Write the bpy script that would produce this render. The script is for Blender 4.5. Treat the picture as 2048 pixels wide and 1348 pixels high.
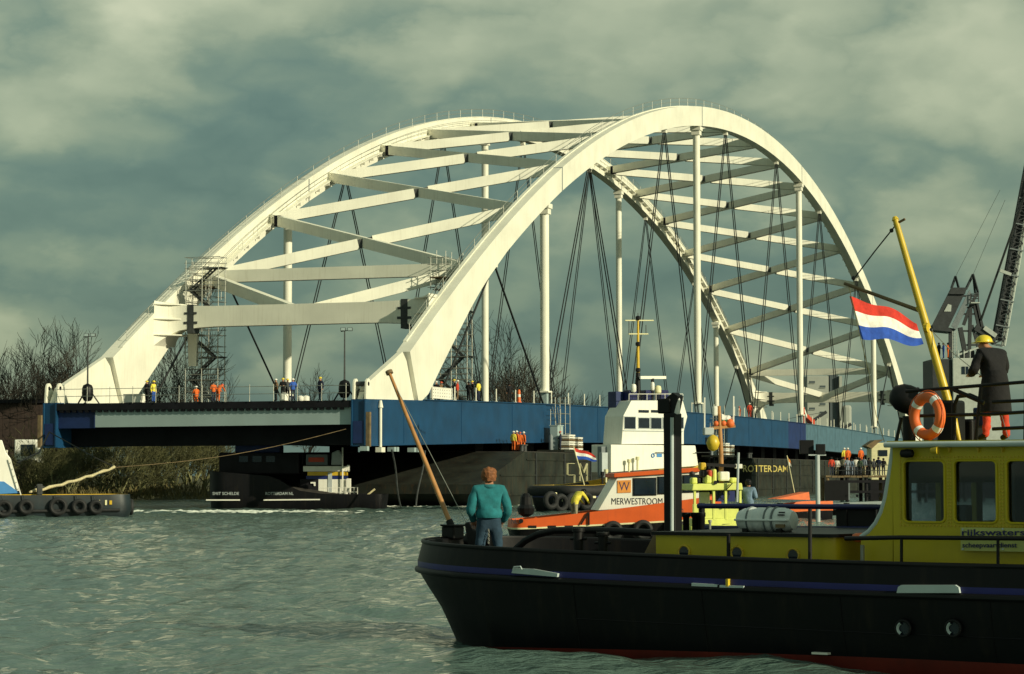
import bpy, bmesh, math, random
import numpy as np
from mathutils import Vector, Matrix, noise
random.seed(7); np.random.seed(7)
SC = bpy.context.scene; COL = SC.collection
for o in list(bpy.data.objects): bpy.data.objects.remove(o)
# ------------------------------------------------------------------ camera
CF, PITCH, ROLL, CH = 4763.9, 0.0583, 0.0013, 2.6        # focal length in photo pixels, angles, height over the water
cam = bpy.data.cameras.new('camera'); camo = bpy.data.objects.new('camera', cam); COL.objects.link(camo)
cam.sensor_width = 36; cam.lens = 36 * CF / 2048; cam.clip_start = .5; cam.clip_end = 20000
camo.matrix_world = Matrix.Translation((0, 0, CH)) @ Matrix.Rotation(math.pi / 2 + PITCH, 4, 'X') @ Matrix.Rotation(-ROLL, 4, 'Z')
SC.camera = camo
SKYLOC = (7.3, 1.4, 2.2)
# ------------------------------------------------------------------ sky and sun
TH, X0, Y0, W, LB = .3268, -11.2967, 184.287, 27.0, 272.0  # bridge axis angle, near corner, width, length
AX = Vector((math.sin(TH), math.cos(TH), 0)); TX = Vector((-math.cos(TH), math.sin(TH), 0))
SUN_EL = math.radians(21)
hd = (TX * .92 + AX * .27).normalized()
sdir = Vector((hd.x * math.cos(SUN_EL), hd.y * math.cos(SUN_EL), -math.sin(SUN_EL)))
sun = bpy.data.lights.new('sun', 'SUN'); suno = bpy.data.objects.new('sun', sun); COL.objects.link(suno)
sun.energy = 4.2; sun.angle = math.radians(.55); sun.color = (1, .925, .66)
suno.rotation_euler = sdir.to_track_quat('-Z', 'Y').to_euler(); suno.location = (60, -60, 80)
wd = bpy.data.worlds.new('World'); SC.world = wd; wd.use_nodes = True
nt = wd.node_tree; nt.nodes.clear()
def WN(t, **k):
    n = nt.nodes.new(t)
    for a, b in k.items(): setattr(n, a, b)
    return n
def wl(a, b): nt.links.new(a, b)
out = WN('ShaderNodeOutputWorld'); bg = WN('ShaderNodeBackground'); wl(bg.outputs[0], out.inputs[0])
sky = WN('ShaderNodeTexSky', sky_type='NISHITA', sun_disc=False, sun_elevation=SUN_EL, sun_rotation=math.atan2(-hd.x, -hd.y), air_density=1.3, dust_density=2.0)
tc = WN('ShaderNodeTexCoord')
mp = WN('ShaderNodeMapping'); wl(tc.outputs['Generated'], mp.inputs[0])
mp.inputs['Location'].default_value = SKYLOC; mp.inputs['Rotation'].default_value = (0, math.radians(-18), 0); mp.inputs['Scale'].default_value = (1.0, 1.0, 1.9)
n2 = WN('ShaderNodeTexNoise'); n2.inputs['Scale'].default_value = 10; n2.inputs['Detail'].default_value = 7; n2.inputs['Roughness'].default_value = .56; wl(mp.outputs[0], n2.inputs['Vector'])
wv = WN('ShaderNodeVectorMath', operation='MULTIPLY_ADD'); wl(n2.outputs['Color'], wv.inputs[0]); wv.inputs[1].default_value = (.10, .10, .07); wl(mp.outputs[0], wv.inputs[2])
n1 = WN('ShaderNodeTexNoise'); n1.inputs['Scale'].default_value = 4.4; n1.inputs['Detail'].default_value = 5; n1.inputs['Roughness'].default_value = .45; wl(wv.outputs[0], n1.inputs['Vector'])
n3 = WN('ShaderNodeTexNoise'); n3.inputs['Scale'].default_value = 9.5; n3.inputs['Detail'].default_value = 3; n3.inputs['Roughness'].default_value = .5; wl(wv.outputs[0], n3.inputs['Vector'])
b1 = WN('ShaderNodeMath', operation='MULTIPLY_ADD'); wl(n3.outputs['Fac'], b1.inputs[0]); b1.inputs[1].default_value = 2; b1.inputs[2].default_value = -1
b2 = WN('ShaderNodeMath', operation='ABSOLUTE'); wl(b1.outputs[0], b2.inputs[0])           # billows with dark creases
ad = WN('ShaderNodeMath', operation='MULTIPLY_ADD'); wl(b2.outputs[0], ad.inputs[0]); ad.inputs[1].default_value = .34; wl(n1.outputs['Fac'], ad.inputs[2])
ab = WN('ShaderNodeMath', operation='MULTIPLY_ADD'); wl(n2.outputs['Fac'], ab.inputs[0]); ab.inputs[1].default_value = .14; wl(ad.outputs[0], ab.inputs[2])
cr = WN('ShaderNodeValToRGB'); wl(ab.outputs[0], cr.inputs[0])
e = cr.color_ramp.elements
e[0].position = .46; e[0].color = (.072, .140, .138, 1); e[1].position = .90; e[1].color = (.68, .70, .49, 1)
for p, c in ((.545, (.115, .192, .172)), (.615, (.19, .265, .205)), (.68, (.31, .37, .26)), (.765, (.45, .50, .345))):
    q = cr.color_ramp.elements.new(p); q.color = (*c, 1)
sm = WN('ShaderNodeMix', data_type='RGBA', blend_type='MULTIPLY'); sm.inputs[0].default_value = 1
wl(sky.outputs[0], sm.inputs[6]); sm.inputs[7].default_value = (.10, .115, .088, 1)
mx = WN('ShaderNodeMix', data_type='RGBA'); mx.inputs[0].default_value = .86
wl(sm.outputs[2], mx.inputs[6]); wl(cr.outputs[0], mx.inputs[7]); wl(mx.outputs[2], bg.inputs[0]); bg.inputs[1].default_value = 1.0
SC.view_settings.view_transform = 'Standard'; SC.view_settings.look = 'None'; SC.view_settings.exposure = 0; SC.view_settings.gamma = 1
SC.view_settings.use_curve_mapping = False
# ------------------------------------------------------------------ photo pixel -> direction helpers
def ray(x, y):
    qx = x - 1024; qy = 674 - y
    px = qx * math.cos(ROLL) + qy * math.sin(ROLL); py = -qx * math.sin(ROLL) + qy * math.cos(ROLL)
    return Vector((px, CF * math.cos(PITCH) - py * math.sin(PITCH), CF * math.sin(PITCH) + py * math.cos(PITCH))) / CF
def at_depth(x, y, d):
    r = ray(x, y); return Vector((0, 0, CH)) + r * (d / r.y)
def at_z(x, y, z=0):
    r = ray(x, y); return Vector((0, 0, CH)) + r * ((z - CH) / r.z)
class Frame:
    """a vertical plane standing at a point on the water; local x along it, y away from the camera, z up"""
    def __init__(s, px, py=None, yaw=0, depth=None, xy=None):
        if xy: p = Vector((*xy, 0))
        elif depth: p = at_depth(px, 950, depth)
        else: p = at_z(px, py)
        s.o = Vector((p.x, p.y, 0)); a = math.radians(yaw); s.rz = -a
        s.e = Vector((math.cos(a), -math.sin(a), 0)); s.n = Vector((math.sin(a), math.cos(a), 0))
    def L(s, px, py, off=0):
        r = ray(px, py); q = s.o + s.n * off
        d = s.n.dot(q) / s.n.dot(Vector((r.x, r.y, 0))); P = Vector((0, 0, CH)) + r * d
        return Vector(((P - s.o).dot(s.e), off, P.z))
    def S(s, px, off=0, py=1000): return s.L(px, py, off).x
    def world(s, v): return s.o + s.e * v[0] + s.n * v[1] + Vector((0, 0, v[2]))
    def root(s, name, label, cat, group=None): return thing(name, label, cat, s.o, s.rz, group)
BR = Frame(0, xy=(X0, Y0)); BR.e = AX; BR.n = TX; BR.rz = math.pi / 2 - TH
# ------------------------------------------------------------------ materials
MATS = {}
def mat(name, col, rough=.5, metal=0., var=.12, scale=2.5, bump=0., streak=0., dirt=(.08, .06, .04), coat=0., spec=.5, trans=0.):
    if name in MATS: return MATS[name]
    m = bpy.data.materials.new(name); m.use_nodes = True; t = m.node_tree; b = t.nodes['Principled BSDF']
    b.inputs['Roughness'].default_value = rough; b.inputs['Metallic'].default_value = metal; b.inputs['Coat Weight'].default_value = coat
    b.inputs['Specular IOR Level'].default_value = spec; b.inputs['Transmission Weight'].default_value = trans
    c = t.nodes.new('ShaderNodeTexCoord'); n = t.nodes.new('ShaderNodeTexNoise'); n.inputs['Scale'].default_value = scale; n.inputs['Detail'].default_value = 5
    t.links.new(c.outputs['Object'], n.inputs['Vector'])
    r = t.nodes.new('ShaderNodeValToRGB'); t.links.new(n.outputs['Fac'], r.inputs[0])
    r.color_ramp.elements[0].position = .3; r.color_ramp.elements[1].position = .7
    r.color_ramp.elements[0].color = (*[max(0, x * (1 - var)) for x in col], 1); r.color_ramp.elements[1].color = (*[min(1, x * (1 + var)) for x in col], 1)
    last = r.outputs[0]
    if streak:
        mp = t.nodes.new('ShaderNodeMapping'); mp.inputs['Scale'].default_value = (3.2, 3.2, .22); t.links.new(c.outputs['Object'], mp.inputs[0])
        n2 = t.nodes.new('ShaderNodeTexNoise'); n2.inputs['Scale'].default_value = 1.6; n2.inputs['Detail'].default_value = 6; n2.inputs['Roughness'].default_value = .65
        t.links.new(mp.outputs[0], n2.inputs['Vector'])
        r2 = t.nodes.new('ShaderNodeValToRGB'); r2.color_ramp.elements[0].position = .52; r2.color_ramp.elements[1].position = .78
        r2.color_ramp.elements[0].color = (0, 0, 0, 1); r2.color_ramp.elements[1].color = (streak,) * 3 + (1,)
        t.links.new(n2.outputs['Fac'], r2.inputs[0])
        mx = t.nodes.new('ShaderNodeMix'); mx.data_type = 'RGBA'; t.links.new(r2.outputs[0], mx.inputs[0]); t.links.new(last, mx.inputs[6]); mx.inputs[7].default_value = (*dirt, 1)
        last = mx.outputs[2]
    t.links.new(last, b.inputs['Base Color'])
    if bump:
        bp = t.nodes.new('ShaderNodeBump'); bp.inputs['Strength'].default_value = bump; bp.inputs['Distance'].default_value = .05
        t.links.new(n.outputs['Fac'], bp.inputs['Height']); t.links.new(bp.outputs[0], b.inputs['Normal'])
    MATS[name] = m; return m
WHITE = mat('bridge cream white paint', (.78, .77, .65), .55, var=.09, scale=.35, streak=.34, dirt=(.44, .40, .28))
WHITE2 = mat('tug white paint', (.82, .81, .72), .4, var=.04, scale=1.2, streak=.25, dirt=(.45, .36, .22))
BLUE = mat('bridge blue paint', (.004, .046, .118), .5, var=.22, scale=.5, streak=.35, dirt=(.02, .085, .14))
NAVY = mat('bridge navy primer', (.006, .022, .10), .6, var=.25, scale=.7)
GREYBLUE = mat('bridge weathered grey blue paint', (.065, .135, .18), .6, var=.2, scale=.9, streak=.6, dirt=(.05, .10, .14))
PLATE = mat('bare grey white plate', (.32, .41, .41), .6, var=.06, scale=.5, streak=.2, dirt=(.35, .38, .36))
DARK = mat('near black matt colour', (.007, .007, .010), .7, var=.4, scale=1., spec=.25)
CABLE = mat('black cable sheath', (.010, .012, .012), .5)
STEEL = mat('galvanised scaffold tube', (.30, .31, .27), .45, .5, var=.2, scale=3)
BSTEEL = mat('dull dark steel', (.045, .05, .05), .55, .3, var=.3, scale=3)
WOOD = mat('varnished wood', (.42, .20, .06), .4, var=.2, scale=6, coat=.4)
TIMBER = mat('weathered timber', (.17, .12, .06), .8, var=.35, scale=2, bump=.3)
BLACK = mat('black hull paint', (.0035, .0035, .005), .5, var=.3, scale=1.3, streak=.55, dirt=(.026, .020, .013), spec=.25, bump=.25)
BLACKM = mat('matt black fitting', (.004, .004, .005), .5, var=.3, spec=.3)
BOOT = mat('red boot topping', (.17, .016, .009), .55, var=.3, scale=1.5, streak=.4, dirt=(.06, .012, .01))
HBLUE = mat('hull stripe blue', (.010, .012, .14), .5, var=.25, scale=1.2)
YEL = mat('wheelhouse yellow paint', (.55, .44, .010), .38, var=.08, scale=2, streak=.14, dirt=(.3, .24, .02))
MASTY = mat('mast yellow paint', (.62, .44, .03), .4, var=.12, scale=5)
LIME = mat('lime yellow paint', (.72, .76, .18), .45, var=.1, scale=3, streak=.2, dirt=(.4, .4, .15))
ORANGE = mat('orange hull paint', (.66, .10, .012), .42, var=.1, scale=1.4, streak=.3, dirt=(.35, .06, .02))
ORANGE2 = mat('orange fluorescent', (.75, .15, .03), .6, var=.12, scale=5)
RED = mat('red paint', (.55, .06, .02), .5, var=.15)
GLASS = mat('dark window glass', (.010, .018, .03), .08, var=.2, spec=.6)
RUBBER = mat('black tyre rubber', (.014, .015, .016), .75, var=.3, scale=6, bump=.2)
TUGBLUE = mat('tug blue paint', (.006, .016, .12), .45, var=.15)
TUGLBLUE = mat('tug light blue paint', (.06, .24, .55), .45, var=.1)
TUGDARK = mat('tug dark grey green hull', (.010, .019, .024), .5, var=.4, scale=1.2, streak=.5, dirt=(.03, .03, .018))
OCHRE = mat('ochre yellow band', (.62, .40, .02), .45, var=.1)
GREY = mat('light grey paint', (.42, .47, .47), .5, var=.08, scale=2, streak=.2, dirt=(.25, .26, .24))
GREYD = mat('mid grey paint', (.16, .19, .20), .55, var=.12, streak=.2, dirt=(.08, .08, .07))
RAFT = mat('white fibreglass', (.80, .84, .82), .35, var=.05, scale=3, streak=.15, dirt=(.4, .42, .4))
RUST = mat('rusty dark barge plate', (.016, .020, .015), .7, var=.6, scale=.6, bump=.15, streak=.75, dirt=(.075, .042, .016), spec=.3)
DECKM = mat('dark deck plate', (.05, .045, .04), .7, var=.4, scale=1.5)
ROPE = mat('cream rope', (.55, .48, .28), .9, var=.3, scale=9, bump=.4)
PIPEB = mat('navy blue pipe', (.008, .012, .075), .35, var=.2)
SKIN = mat('skin', (.45, .22, .13), .55, var=.08, scale=9)
HAIR = mat('ginger brown hair', (.22, .08, .025), .7, var=.35, scale=25, bump=.5)
def cloth(name, c): return mat(name + ' cloth', c, .9, var=.22, scale=9, bump=.35)
# ------------------------------------------------------------------ mesh helpers
class MB:
    def __init__(s): s.v = []; s.f = []; s.m = []
    def add(s, vs, fs, mi=0):
        k = len(s.v); s.v += [tuple(x) for x in vs]; s.f += [tuple(i + k for i in f) for f in fs]; s.m += [mi] * len(fs); return s
    def box(s, x0, x1, y0, y1, z0, z1, mi=0):
        return s.add([(x0,y0,z0),(x1,y0,z0),(x1,y1,z0),(x0,y1,z0),(x0,y0,z1),(x1,y0,z1),(x1,y1,z1),(x0,y1,z1)],
                     [(0,3,2,1),(4,5,6,7),(0,1,5,4),(1,2,6,5),(2,3,7,6),(3,0,4,7)], mi)
    def bar(s, a, b, w, h, mi=0, up=(0,0,1)):
        a = Vector(a); b = Vector(b); d = (b - a).normalized(); x = d.cross(Vector(up))
        if x.length < 1e-4: x = d.cross(Vector((1,0,0)))
        x.normalize(); y = x.cross(d); vs = []
        for p in (a, b):
            for sx, sy in ((-1,-1),(1,-1),(1,1),(-1,1)): vs.append(p + x * sx * w / 2 + y * sy * h / 2)
        return s.add(vs, [(3,2,1,0),(4,5,6,7),(0,1,5,4),(1,2,6,5),(2,3,7,6),(3,0,4,7)], mi)
    def tube(s, pts, r, n=8, mi=0, cap=True):
        pts = [Vector(p) for p in pts]; rs = r if isinstance(r, (list, tuple)) else [r] * len(pts)
        vs = []; fs = []; px = None
        for i, p in enumerate(pts):
            d = (pts[min(i + 1, len(pts) - 1)] - pts[max(i - 1, 0)]).normalized()
            if px is None:
                px = d.orthogonal().normalized()
            px = (px - d * px.dot(d)).normalized(); py = d.cross(px)
            for k in range(n):
                a = 2 * math.pi * k / n; vs.append(p + (px * math.cos(a) + py * math.sin(a)) * rs[i])
        for i in range(len(pts) - 1):
            for k in range(n): fs.append((i*n+k, i*n+(k+1)%n, (i+1)*n+(k+1)%n, (i+1)*n+k))
        if cap: fs.append(tuple(range(n - 1, -1, -1))); fs.append(tuple(range((len(pts)-1)*n, len(pts)*n)))
        return s.add(vs, fs, mi)
    def lathe(s, prof, c=(0,0,0), n=14, ax='z', mi=0):
        vs = []; fs = []; c = Vector(c)
        for r, h in prof:
            for k in range(n):
                a = 2 * math.pi * k / n; x, y = r * math.cos(a), r * math.sin(a)
                vs.append(c + (Vector((x, y, h)) if ax == 'z' else Vector((x, h, y)) if ax == 'y' else Vector((h, x, y))))
        for i in range(len(prof) - 1):
            for k in range(n): fs.append((i*n+k, i*n+(k+1)%n, (i+1)*n+(k+1)%n, (i+1)*n+k))
        fs.append(tuple(range(n))); fs.append(tuple(range((len(prof)-1)*n, len(prof)*n)))
        return s.add(vs, fs, mi)
    def prism(s, poly, y0, y1, mi=0):
        """polygon of (x, z) pushed from y0 to y1"""
        n = len(poly); vs = [(p[0], y0, p[1]) for p in poly] + [(p[0], y1, p[1]) for p in poly]
        return s.add(vs, [tuple(range(n)), tuple(range(2*n-1, n-1, -1))] + [(i, (i+1)%n, n+(i+1)%n, n+i) for i in range(n)], mi)
    def torus(s, c, R, r, n=24, m=8, ax='y', sx=1., sz=1., mi=0, a0=0., a1=2*math.pi):
        vs = []; fs = []; full = a1 - a0 > 6.2; N = n if full else n + 1
        for i in range(N):
            a = a0 + (a1 - a0) * i / n
            for k in range(m):
                b = 2 * math.pi * k / m; q = R + r * math.cos(b); h = r * math.sin(b)
                x, y = q * math.cos(a) * sx, q * math.sin(a) * sz
                vs.append(Vector(c) + (Vector((x, h, y)) if ax == 'y' else Vector((h, x, y)) if ax == 'x' else Vector((x, y, h))))
        for i in range(n):
            j = (i + 1) % N
            for k in range(m): fs.append((i*m+k, i*m+(k+1)%m, j*m+(k+1)%m, j*m+k))
        return s.add(vs, fs, mi)
    def build(s, name, mats, parent=None, smooth=False, bevel=0., seg=2):
        me = bpy.data.meshes.new(name); me.from_pydata([tuple(v) for v in s.v], [], s.f)
        for m in (mats if isinstance(mats, (list, tuple)) else [mats]): me.materials.append(m)
        if len(me.materials) > 1: me.polygons.foreach_set('material_index', s.m)
        bm = bmesh.new(); bm.from_mesh(me); bmesh.ops.recalc_face_normals(bm, faces=bm.faces)
        if bevel: bmesh.ops.bevel(bm, geom=[e for e in bm.edges if e.is_manifold and e.calc_face_angle(0) > .5], offset=bevel, segments=seg, affect='EDGES', profile=.5)
        bm.to_mesh(me); bm.free()
        if smooth:
            me.polygons.foreach_set('use_smooth', [True] * len(me.polygons)); me.set_sharp_from_angle(angle=math.radians(45))
        me.update(); return link(name, me, parent)
def link(name, me, parent=None):
    o = bpy.data.objects.new(name, me); COL.objects.link(o)
    if parent is not None: o.parent = parent
    return o
def thing(name, label, cat, loc=(0,0,0), rz=0., group=None):
    o = bpy.data.objects.new(name, None); COL.objects.link(o); o.location = loc; o.rotation_euler = (0, 0, rz); o.empty_display_size = .3
    return tag(o, label, cat, group)
def tag(o, label, cat, group=None):
    o['label'] = label; o['category'] = cat
    if group: o['group'] = group
    return o
def struct(o): o['kind'] = 'structure'; return o
def stuff(o, label, cat): o['kind'] = 'stuff'; o['label'] = label; o['category'] = cat; return o
def copy_tree(o, parent=None, loc=None, rz=None):
    c = o.copy(); COL.objects.link(c); c.parent = parent
    if loc is not None: c.location = loc
    if rz is not None: c.rotation_euler = (0, 0, rz)
    for ch in list(o.children): copy_tree(ch, c)
    return c
# pieces given by where they show on a frame's plane
def rect(fr, par, name, m, x0, y0, x1, y1, o0, o1, bevel=0.):
    a = fr.L(x0, y0, o0); b = fr.L(x1, y1, o0); b2 = fr.L(x0, y1, o0); a2 = fr.L(x1, y0, o0)
    return MB().box(a.x, b.x, o0, o1, (b.z + b2.z) / 2, (a.z + a2.z) / 2).build(name, m, par, bevel=bevel)
def poly(fr, par, name, m, pts, o0, o1, bevel=0., smooth=False):
    q = [fr.L(x, y, o0) for x, y in pts]
    return MB().prism([(p.x, p.z) for p in q], o0, o1).build(name, m, par, bevel=bevel, smooth=smooth)
def pipe(fr, par, name, m, pts, r, n=8):
    return MB().tube([fr.L(*p) for p in pts], r, n).build(name, m, par, smooth=True)
FONTS = {}
def text(fr, par, name, m, body, x0, y0, x1, y1, off, bold=0., slant=0.):
    """writing standing on a frame's plane, filling the given place; faces the frame's front"""
    cu = bpy.data.curves.new(name, 'FONT'); cu.body = body; cu.offset = bold; cu.extrude = .004; cu.shear = slant; cu.resolution_u = 3
    o = bpy.data.objects.new('tmp', cu); COL.objects.link(o); dg = bpy.context.evaluated_depsgraph_get()
    me = bpy.data.meshes.new_from_object(o.evaluated_get(dg)); bpy.data.objects.remove(o)
    me.name = name; me.materials.clear(); me.materials.append(m)
    n = len(me.vertices); co = np.zeros(n * 3); me.vertices.foreach_get('co', co); co = co.reshape(-1, 3)
    mn, mxx = co.min(0), co.max(0); a = fr.L(x0, y1, off); b = fr.L(x1, y0, off); q = fr.L(x1, y1, off)
    X = (co[:, 0] - mn[0]) / (mxx[0] - mn[0]); Z = (co[:, 1] - mn[1]) / (mxx[1] - mn[1])
    p = np.stack([a.x + X * (b.x - a.x), off - .002 - (co[:, 2] - mn[2]) * 0.5, a.z + X * (q.z - a.z) + Z * (b.z - q.z)], 1)
    me.vertices.foreach_set('co', p.astype(np.float32).ravel()); me.update()
    return link(name, me, par)
def hull(name, par, mats, bow, stern, cy, levels, deck, sheer=lambda k: 0., inner=1, deckm=2, nb=18, ns=8, pw=2.2):
    """levels: (z, bow reach, half beam, stern reach, material of the band above, sheer weight); bow and stern are where the ends turn round"""
    sg = 1 if bow > stern else -1; b = MB(); rings = []
    def ring(z, A, hb, S, wgt):
        pts = []
        for i in range(-nb, nb + 1):
            a = math.pi / 2 * i / nb; c_, s_ = math.cos(a), math.sin(a)
            pts.append((bow + sg * A * abs(c_) ** (2 / pw), math.copysign(abs(s_) ** (2 / pw), s_) * hb))
        m = 14
        for i in range(1, m): pts.append((bow + (stern - bow) * i / m, hb))
        for i in range(ns, -ns - 1, -1):
            a = math.pi / 2 * i / ns; pts.append((stern - sg * S * abs(math.cos(a)) ** .5, math.copysign(abs(math.sin(a)) ** .5, a) * hb))
        for i in range(m - 1, 0, -1): pts.append((bow + (stern - bow) * i / m, -hb))
        lo, hi = stern - sg * S, bow + sg * A
        return [(x, cy + y, z + wgt * sheer((x - lo) / (hi - lo))) for x, y in pts]
    vs = []; fs = []; ms = []
    for l in levels: rings.append(ring(l[0], l[1], l[2], l[3], l[5]))
    z, A, hb, S, _, wg = levels[-1]
    rings.append(ring(z, A - .09, hb - .09, S - .09, wg)); rings.append(ring(deck, A - .11, hb - .11, S - .11, wg))
    n = len(rings[0]); bands = [l[4] for l in levels]; bands[-1] = bands[-2]; bands.append(inner)
    for r in rings: vs += r
    for i in range(len(rings) - 1):
        for k in range(n): fs.append((i*n+k, i*n+(k+1)%n, (i+1)*n+(k+1)%n, (i+1)*n+k)); ms.append(bands[i])
    fs.append(tuple(range((len(rings)-1)*n, len(rings)*n))); ms.append(deckm); fs.append(tuple(range(n - 1, -1, -1))); ms.append(bands[0])
    b.v = vs; b.f = fs; b.m = ms
    o = b.build(name, mats, par, smooth=True); return o, rings
def tyre(par, name, c, R=.45, r=.16, ax='y', tilt=0.):
    o = MB().torus((0,0,0), R, r, 20, 8, ax=ax).build(name, RUBBER, par, smooth=True); o.location = c; o.rotation_euler = (tilt, 0, 0); return o
# ================================================================== water
def make_water():
    xs = np.concatenate([[-6000, -1500, -400, -140, -90], np.linspace(-70, 90, 900), [120, 200, 500, 1600, 6000]])
    ys = [12.]; d = .10
    while ys[-1] < 330: ys.append(ys[-1] + d); d *= 1.0052
    ys = np.concatenate([[-3000, -400, -60, -5], ys, [360, 430, 520, 640, 900, 2000, 6000, 9000]])
    X, Y = np.meshgrid(xs, ys); Z = np.zeros_like(X); rg = np.random.RandomState(3)
    for i in range(64):
        lam = .55 * 1.045 ** i if i < 52 else 6 + rg.rand() * 5
        a = math.radians(205 + rg.normal() * 38); k = 2 * math.pi / lam
        amp = .0066 * lam ** .62
        ph = rg.rand() * 6.28
        w = k * (X * math.cos(a) + Y * math.sin(a)) + ph + .6 * np.sin(X * .13 * rg.rand() + Y * .11 * rg.rand() + ph)
        s = np.sin(w); Z += amp * (s + .35 * np.sin(2 * w + 1.57) ) * (.65 + .35 * np.sin(.05 * X + .04 * Y * rg.rand() + ph))
    fade = np.clip((X + 70) / 8, 0, 1) * np.clip((90 - X) / 8, 0, 1) * np.clip((Y - 12) / 4, 0, 1) * np.clip((330 - Y) / 90, 0, 1)
    Z *= fade
    ny, nx = X.shape; v = np.stack([X, Y, Z], 2).reshape(-1, 3)
    i = np.arange(nx * ny).reshape(ny, nx); f = np.stack([i[:-1, :-1], i[:-1, 1:], i[1:, 1:], i[1:, :-1]], 2).reshape(-1, 4)
    me = bpy.data.meshes.new('water'); me.vertices.add(len(v)); me.vertices.foreach_set('co', v.astype(np.float32).ravel())
    me.loops.add(f.size); me.loops.foreach_set('vertex_index', f.ravel().astype(np.int32)); me.polygons.add(len(f))
    me.polygons.foreach_set('loop_start', np.arange(0, f.size, 4, dtype=np.int32)); me.update(calc_edges=True)
    me.polygons.foreach_set('use_smooth', np.ones(len(f), dtype=bool))
    m = bpy.data.materials.new('river water'); m.use_nodes = True; t = m.node_tree; b = t.nodes['Principled BSDF']
    b.inputs['Base Color'].default_value = (.10, .160, .138, 1); b.inputs['Roughness'].default_value = .08; b.inputs['IOR'].default_value = 1.33
    c = t.nodes.new('ShaderNodeTexCoord'); prev = None
    for sc, st, ds, rot in ((1.5, 1., .16, .4), (4.5, .9, .07, -.3), (12, .6, .02, .9)):
        mp = t.nodes.new('ShaderNodeMapping'); mp.inputs['Rotation'].default_value = (0, 0, rot); mp.inputs['Scale'].default_value = (1, 1.9, 1); t.links.new(c.outputs['Object'], mp.inputs[0])
        n = t.nodes.new('ShaderNodeTexNoise'); n.inputs['Scale'].default_value = sc; n.inputs['Detail'].default_value = 4; t.links.new(mp.outputs[0], n.inputs['Vector'])
        bp = t.nodes.new('ShaderNodeBump'); bp.inputs['Strength'].default_value = st; bp.inputs['Distance'].default_value = ds
        t.links.new(n.outputs['Fac'], bp.inputs['Height'])
        if prev: t.links.new(prev.outputs[0], bp.inputs['Normal'])
        prev = bp
    t.links.new(prev.outputs[0], b.inputs['Normal']); me.materials.append(m)
    struct(link('water', me))
make_water()
FOAM = mat('white foam', (.72, .76, .68), .8, var=.15, scale=4)
def foam(label, pts, n, sz, spread):
    b = MB(); rg = random.Random(len(label))
    for i in range(n):
        t = rg.random() * (len(pts) - 1); k = int(t); p = pts[k].lerp(pts[k + 1], t - k)
        p = p + Vector((rg.gauss(0, spread * 2.2), rg.gauss(0, spread), 0)); s = sz * (.4 + rg.random() * 1.1); q = []
        for j in range(6):
            a = j * math.pi / 3 + rg.random() * .5; q.append((p.x + math.cos(a) * s * 1.7 * (.6 + rg.random() * .7), p.y + math.sin(a) * s * (.6 + rg.random() * .7), .02 + rg.random() * .05))
        q.append((p.x, p.y, .07 + .12 * rg.random() * s / .4)); b.add(q, [(j, (j + 1) % 6, 6) for j in range(6)])
    stuff(b.build('foam', FOAM), label, 'foam')
foam('white churned foam between the moored tugs', [at_z(285, 1025), at_z(400, 1023), at_z(500, 1024), at_z(560, 1026)], 260, .22, 1.6)
foam('thin foam streak along the dark pontoon', [at_z(750, 1016), at_z(860, 1013), at_z(960, 1012), at_z(1060, 1014)], 150, .2, 2.0)
foam('small foam spill under the tyre hung tug', [at_z(38, 1033), at_z(62, 1032)], 30, .14, .1)
# ================================================================== banks
GRASS = mat('winter bank grass', (.05, .052, .018), .95, var=.6, scale=.5, bump=.5)
def bank():
    line = [(-900, 215), (-240, 232), (-120, 240), (-62, 248), (-34, 262), (-16, 300), (0, 350), (16, 410), (30, 480), (50, 600), (70, 820), (400, 900), (2500, 1000)]
    far = [(-3000, 500), (-1500, 700), (-900, 800), (-600, 900), (-400, 1000), (-300, 1200), (-200, 1500), (-100, 2000), (0, 2600), (100, 3200), (300, 4000), (1200, 5000), (6000, 6000)]
    pr = [(0, -.8), (.004, -.05), (.012, .9), (.022, 1.7), (.05, 2.2), (.12, 2.4), (.4, 2.5), (1, 3)]
    pts = []
    for (a, c) in zip(line, far): pts.append((Vector(a), Vector(c)))
    dense = []
    for i in range(len(pts) - 1):
        for k in range(12): dense.append((pts[i][0].lerp(pts[i+1][0], k / 12), pts[i][1].lerp(pts[i+1][1], k / 12)))
    dense.append(pts[-1]); b = MB(); n = len(pr); vs = []
    for a, c in dense:
        d = c - a
        for q, z in pr:
            p = a + d.normalized() * min(q * 600, 600) + (d * max(0, q - .4) if q > .4 else Vector((0, 0)))
            h = noise.noise(Vector((p.x * .12, p.y * .12, 1))) * .5 if 0 < q < .5 else 0
            vs.append((p.x + noise.noise(Vector((p.x * .3, p.y * .3, 4))) * .8, p.y, z + h))
    fs = [(i*n+k, (i+1)*n+k, (i+1)*n+k+1, i*n+k+1) for i in range(len(dense) - 1) for k in range(n - 1)]
    struct(b.add(vs, fs).build('river_bank', GRASS, smooth=True))
bank()
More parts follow.
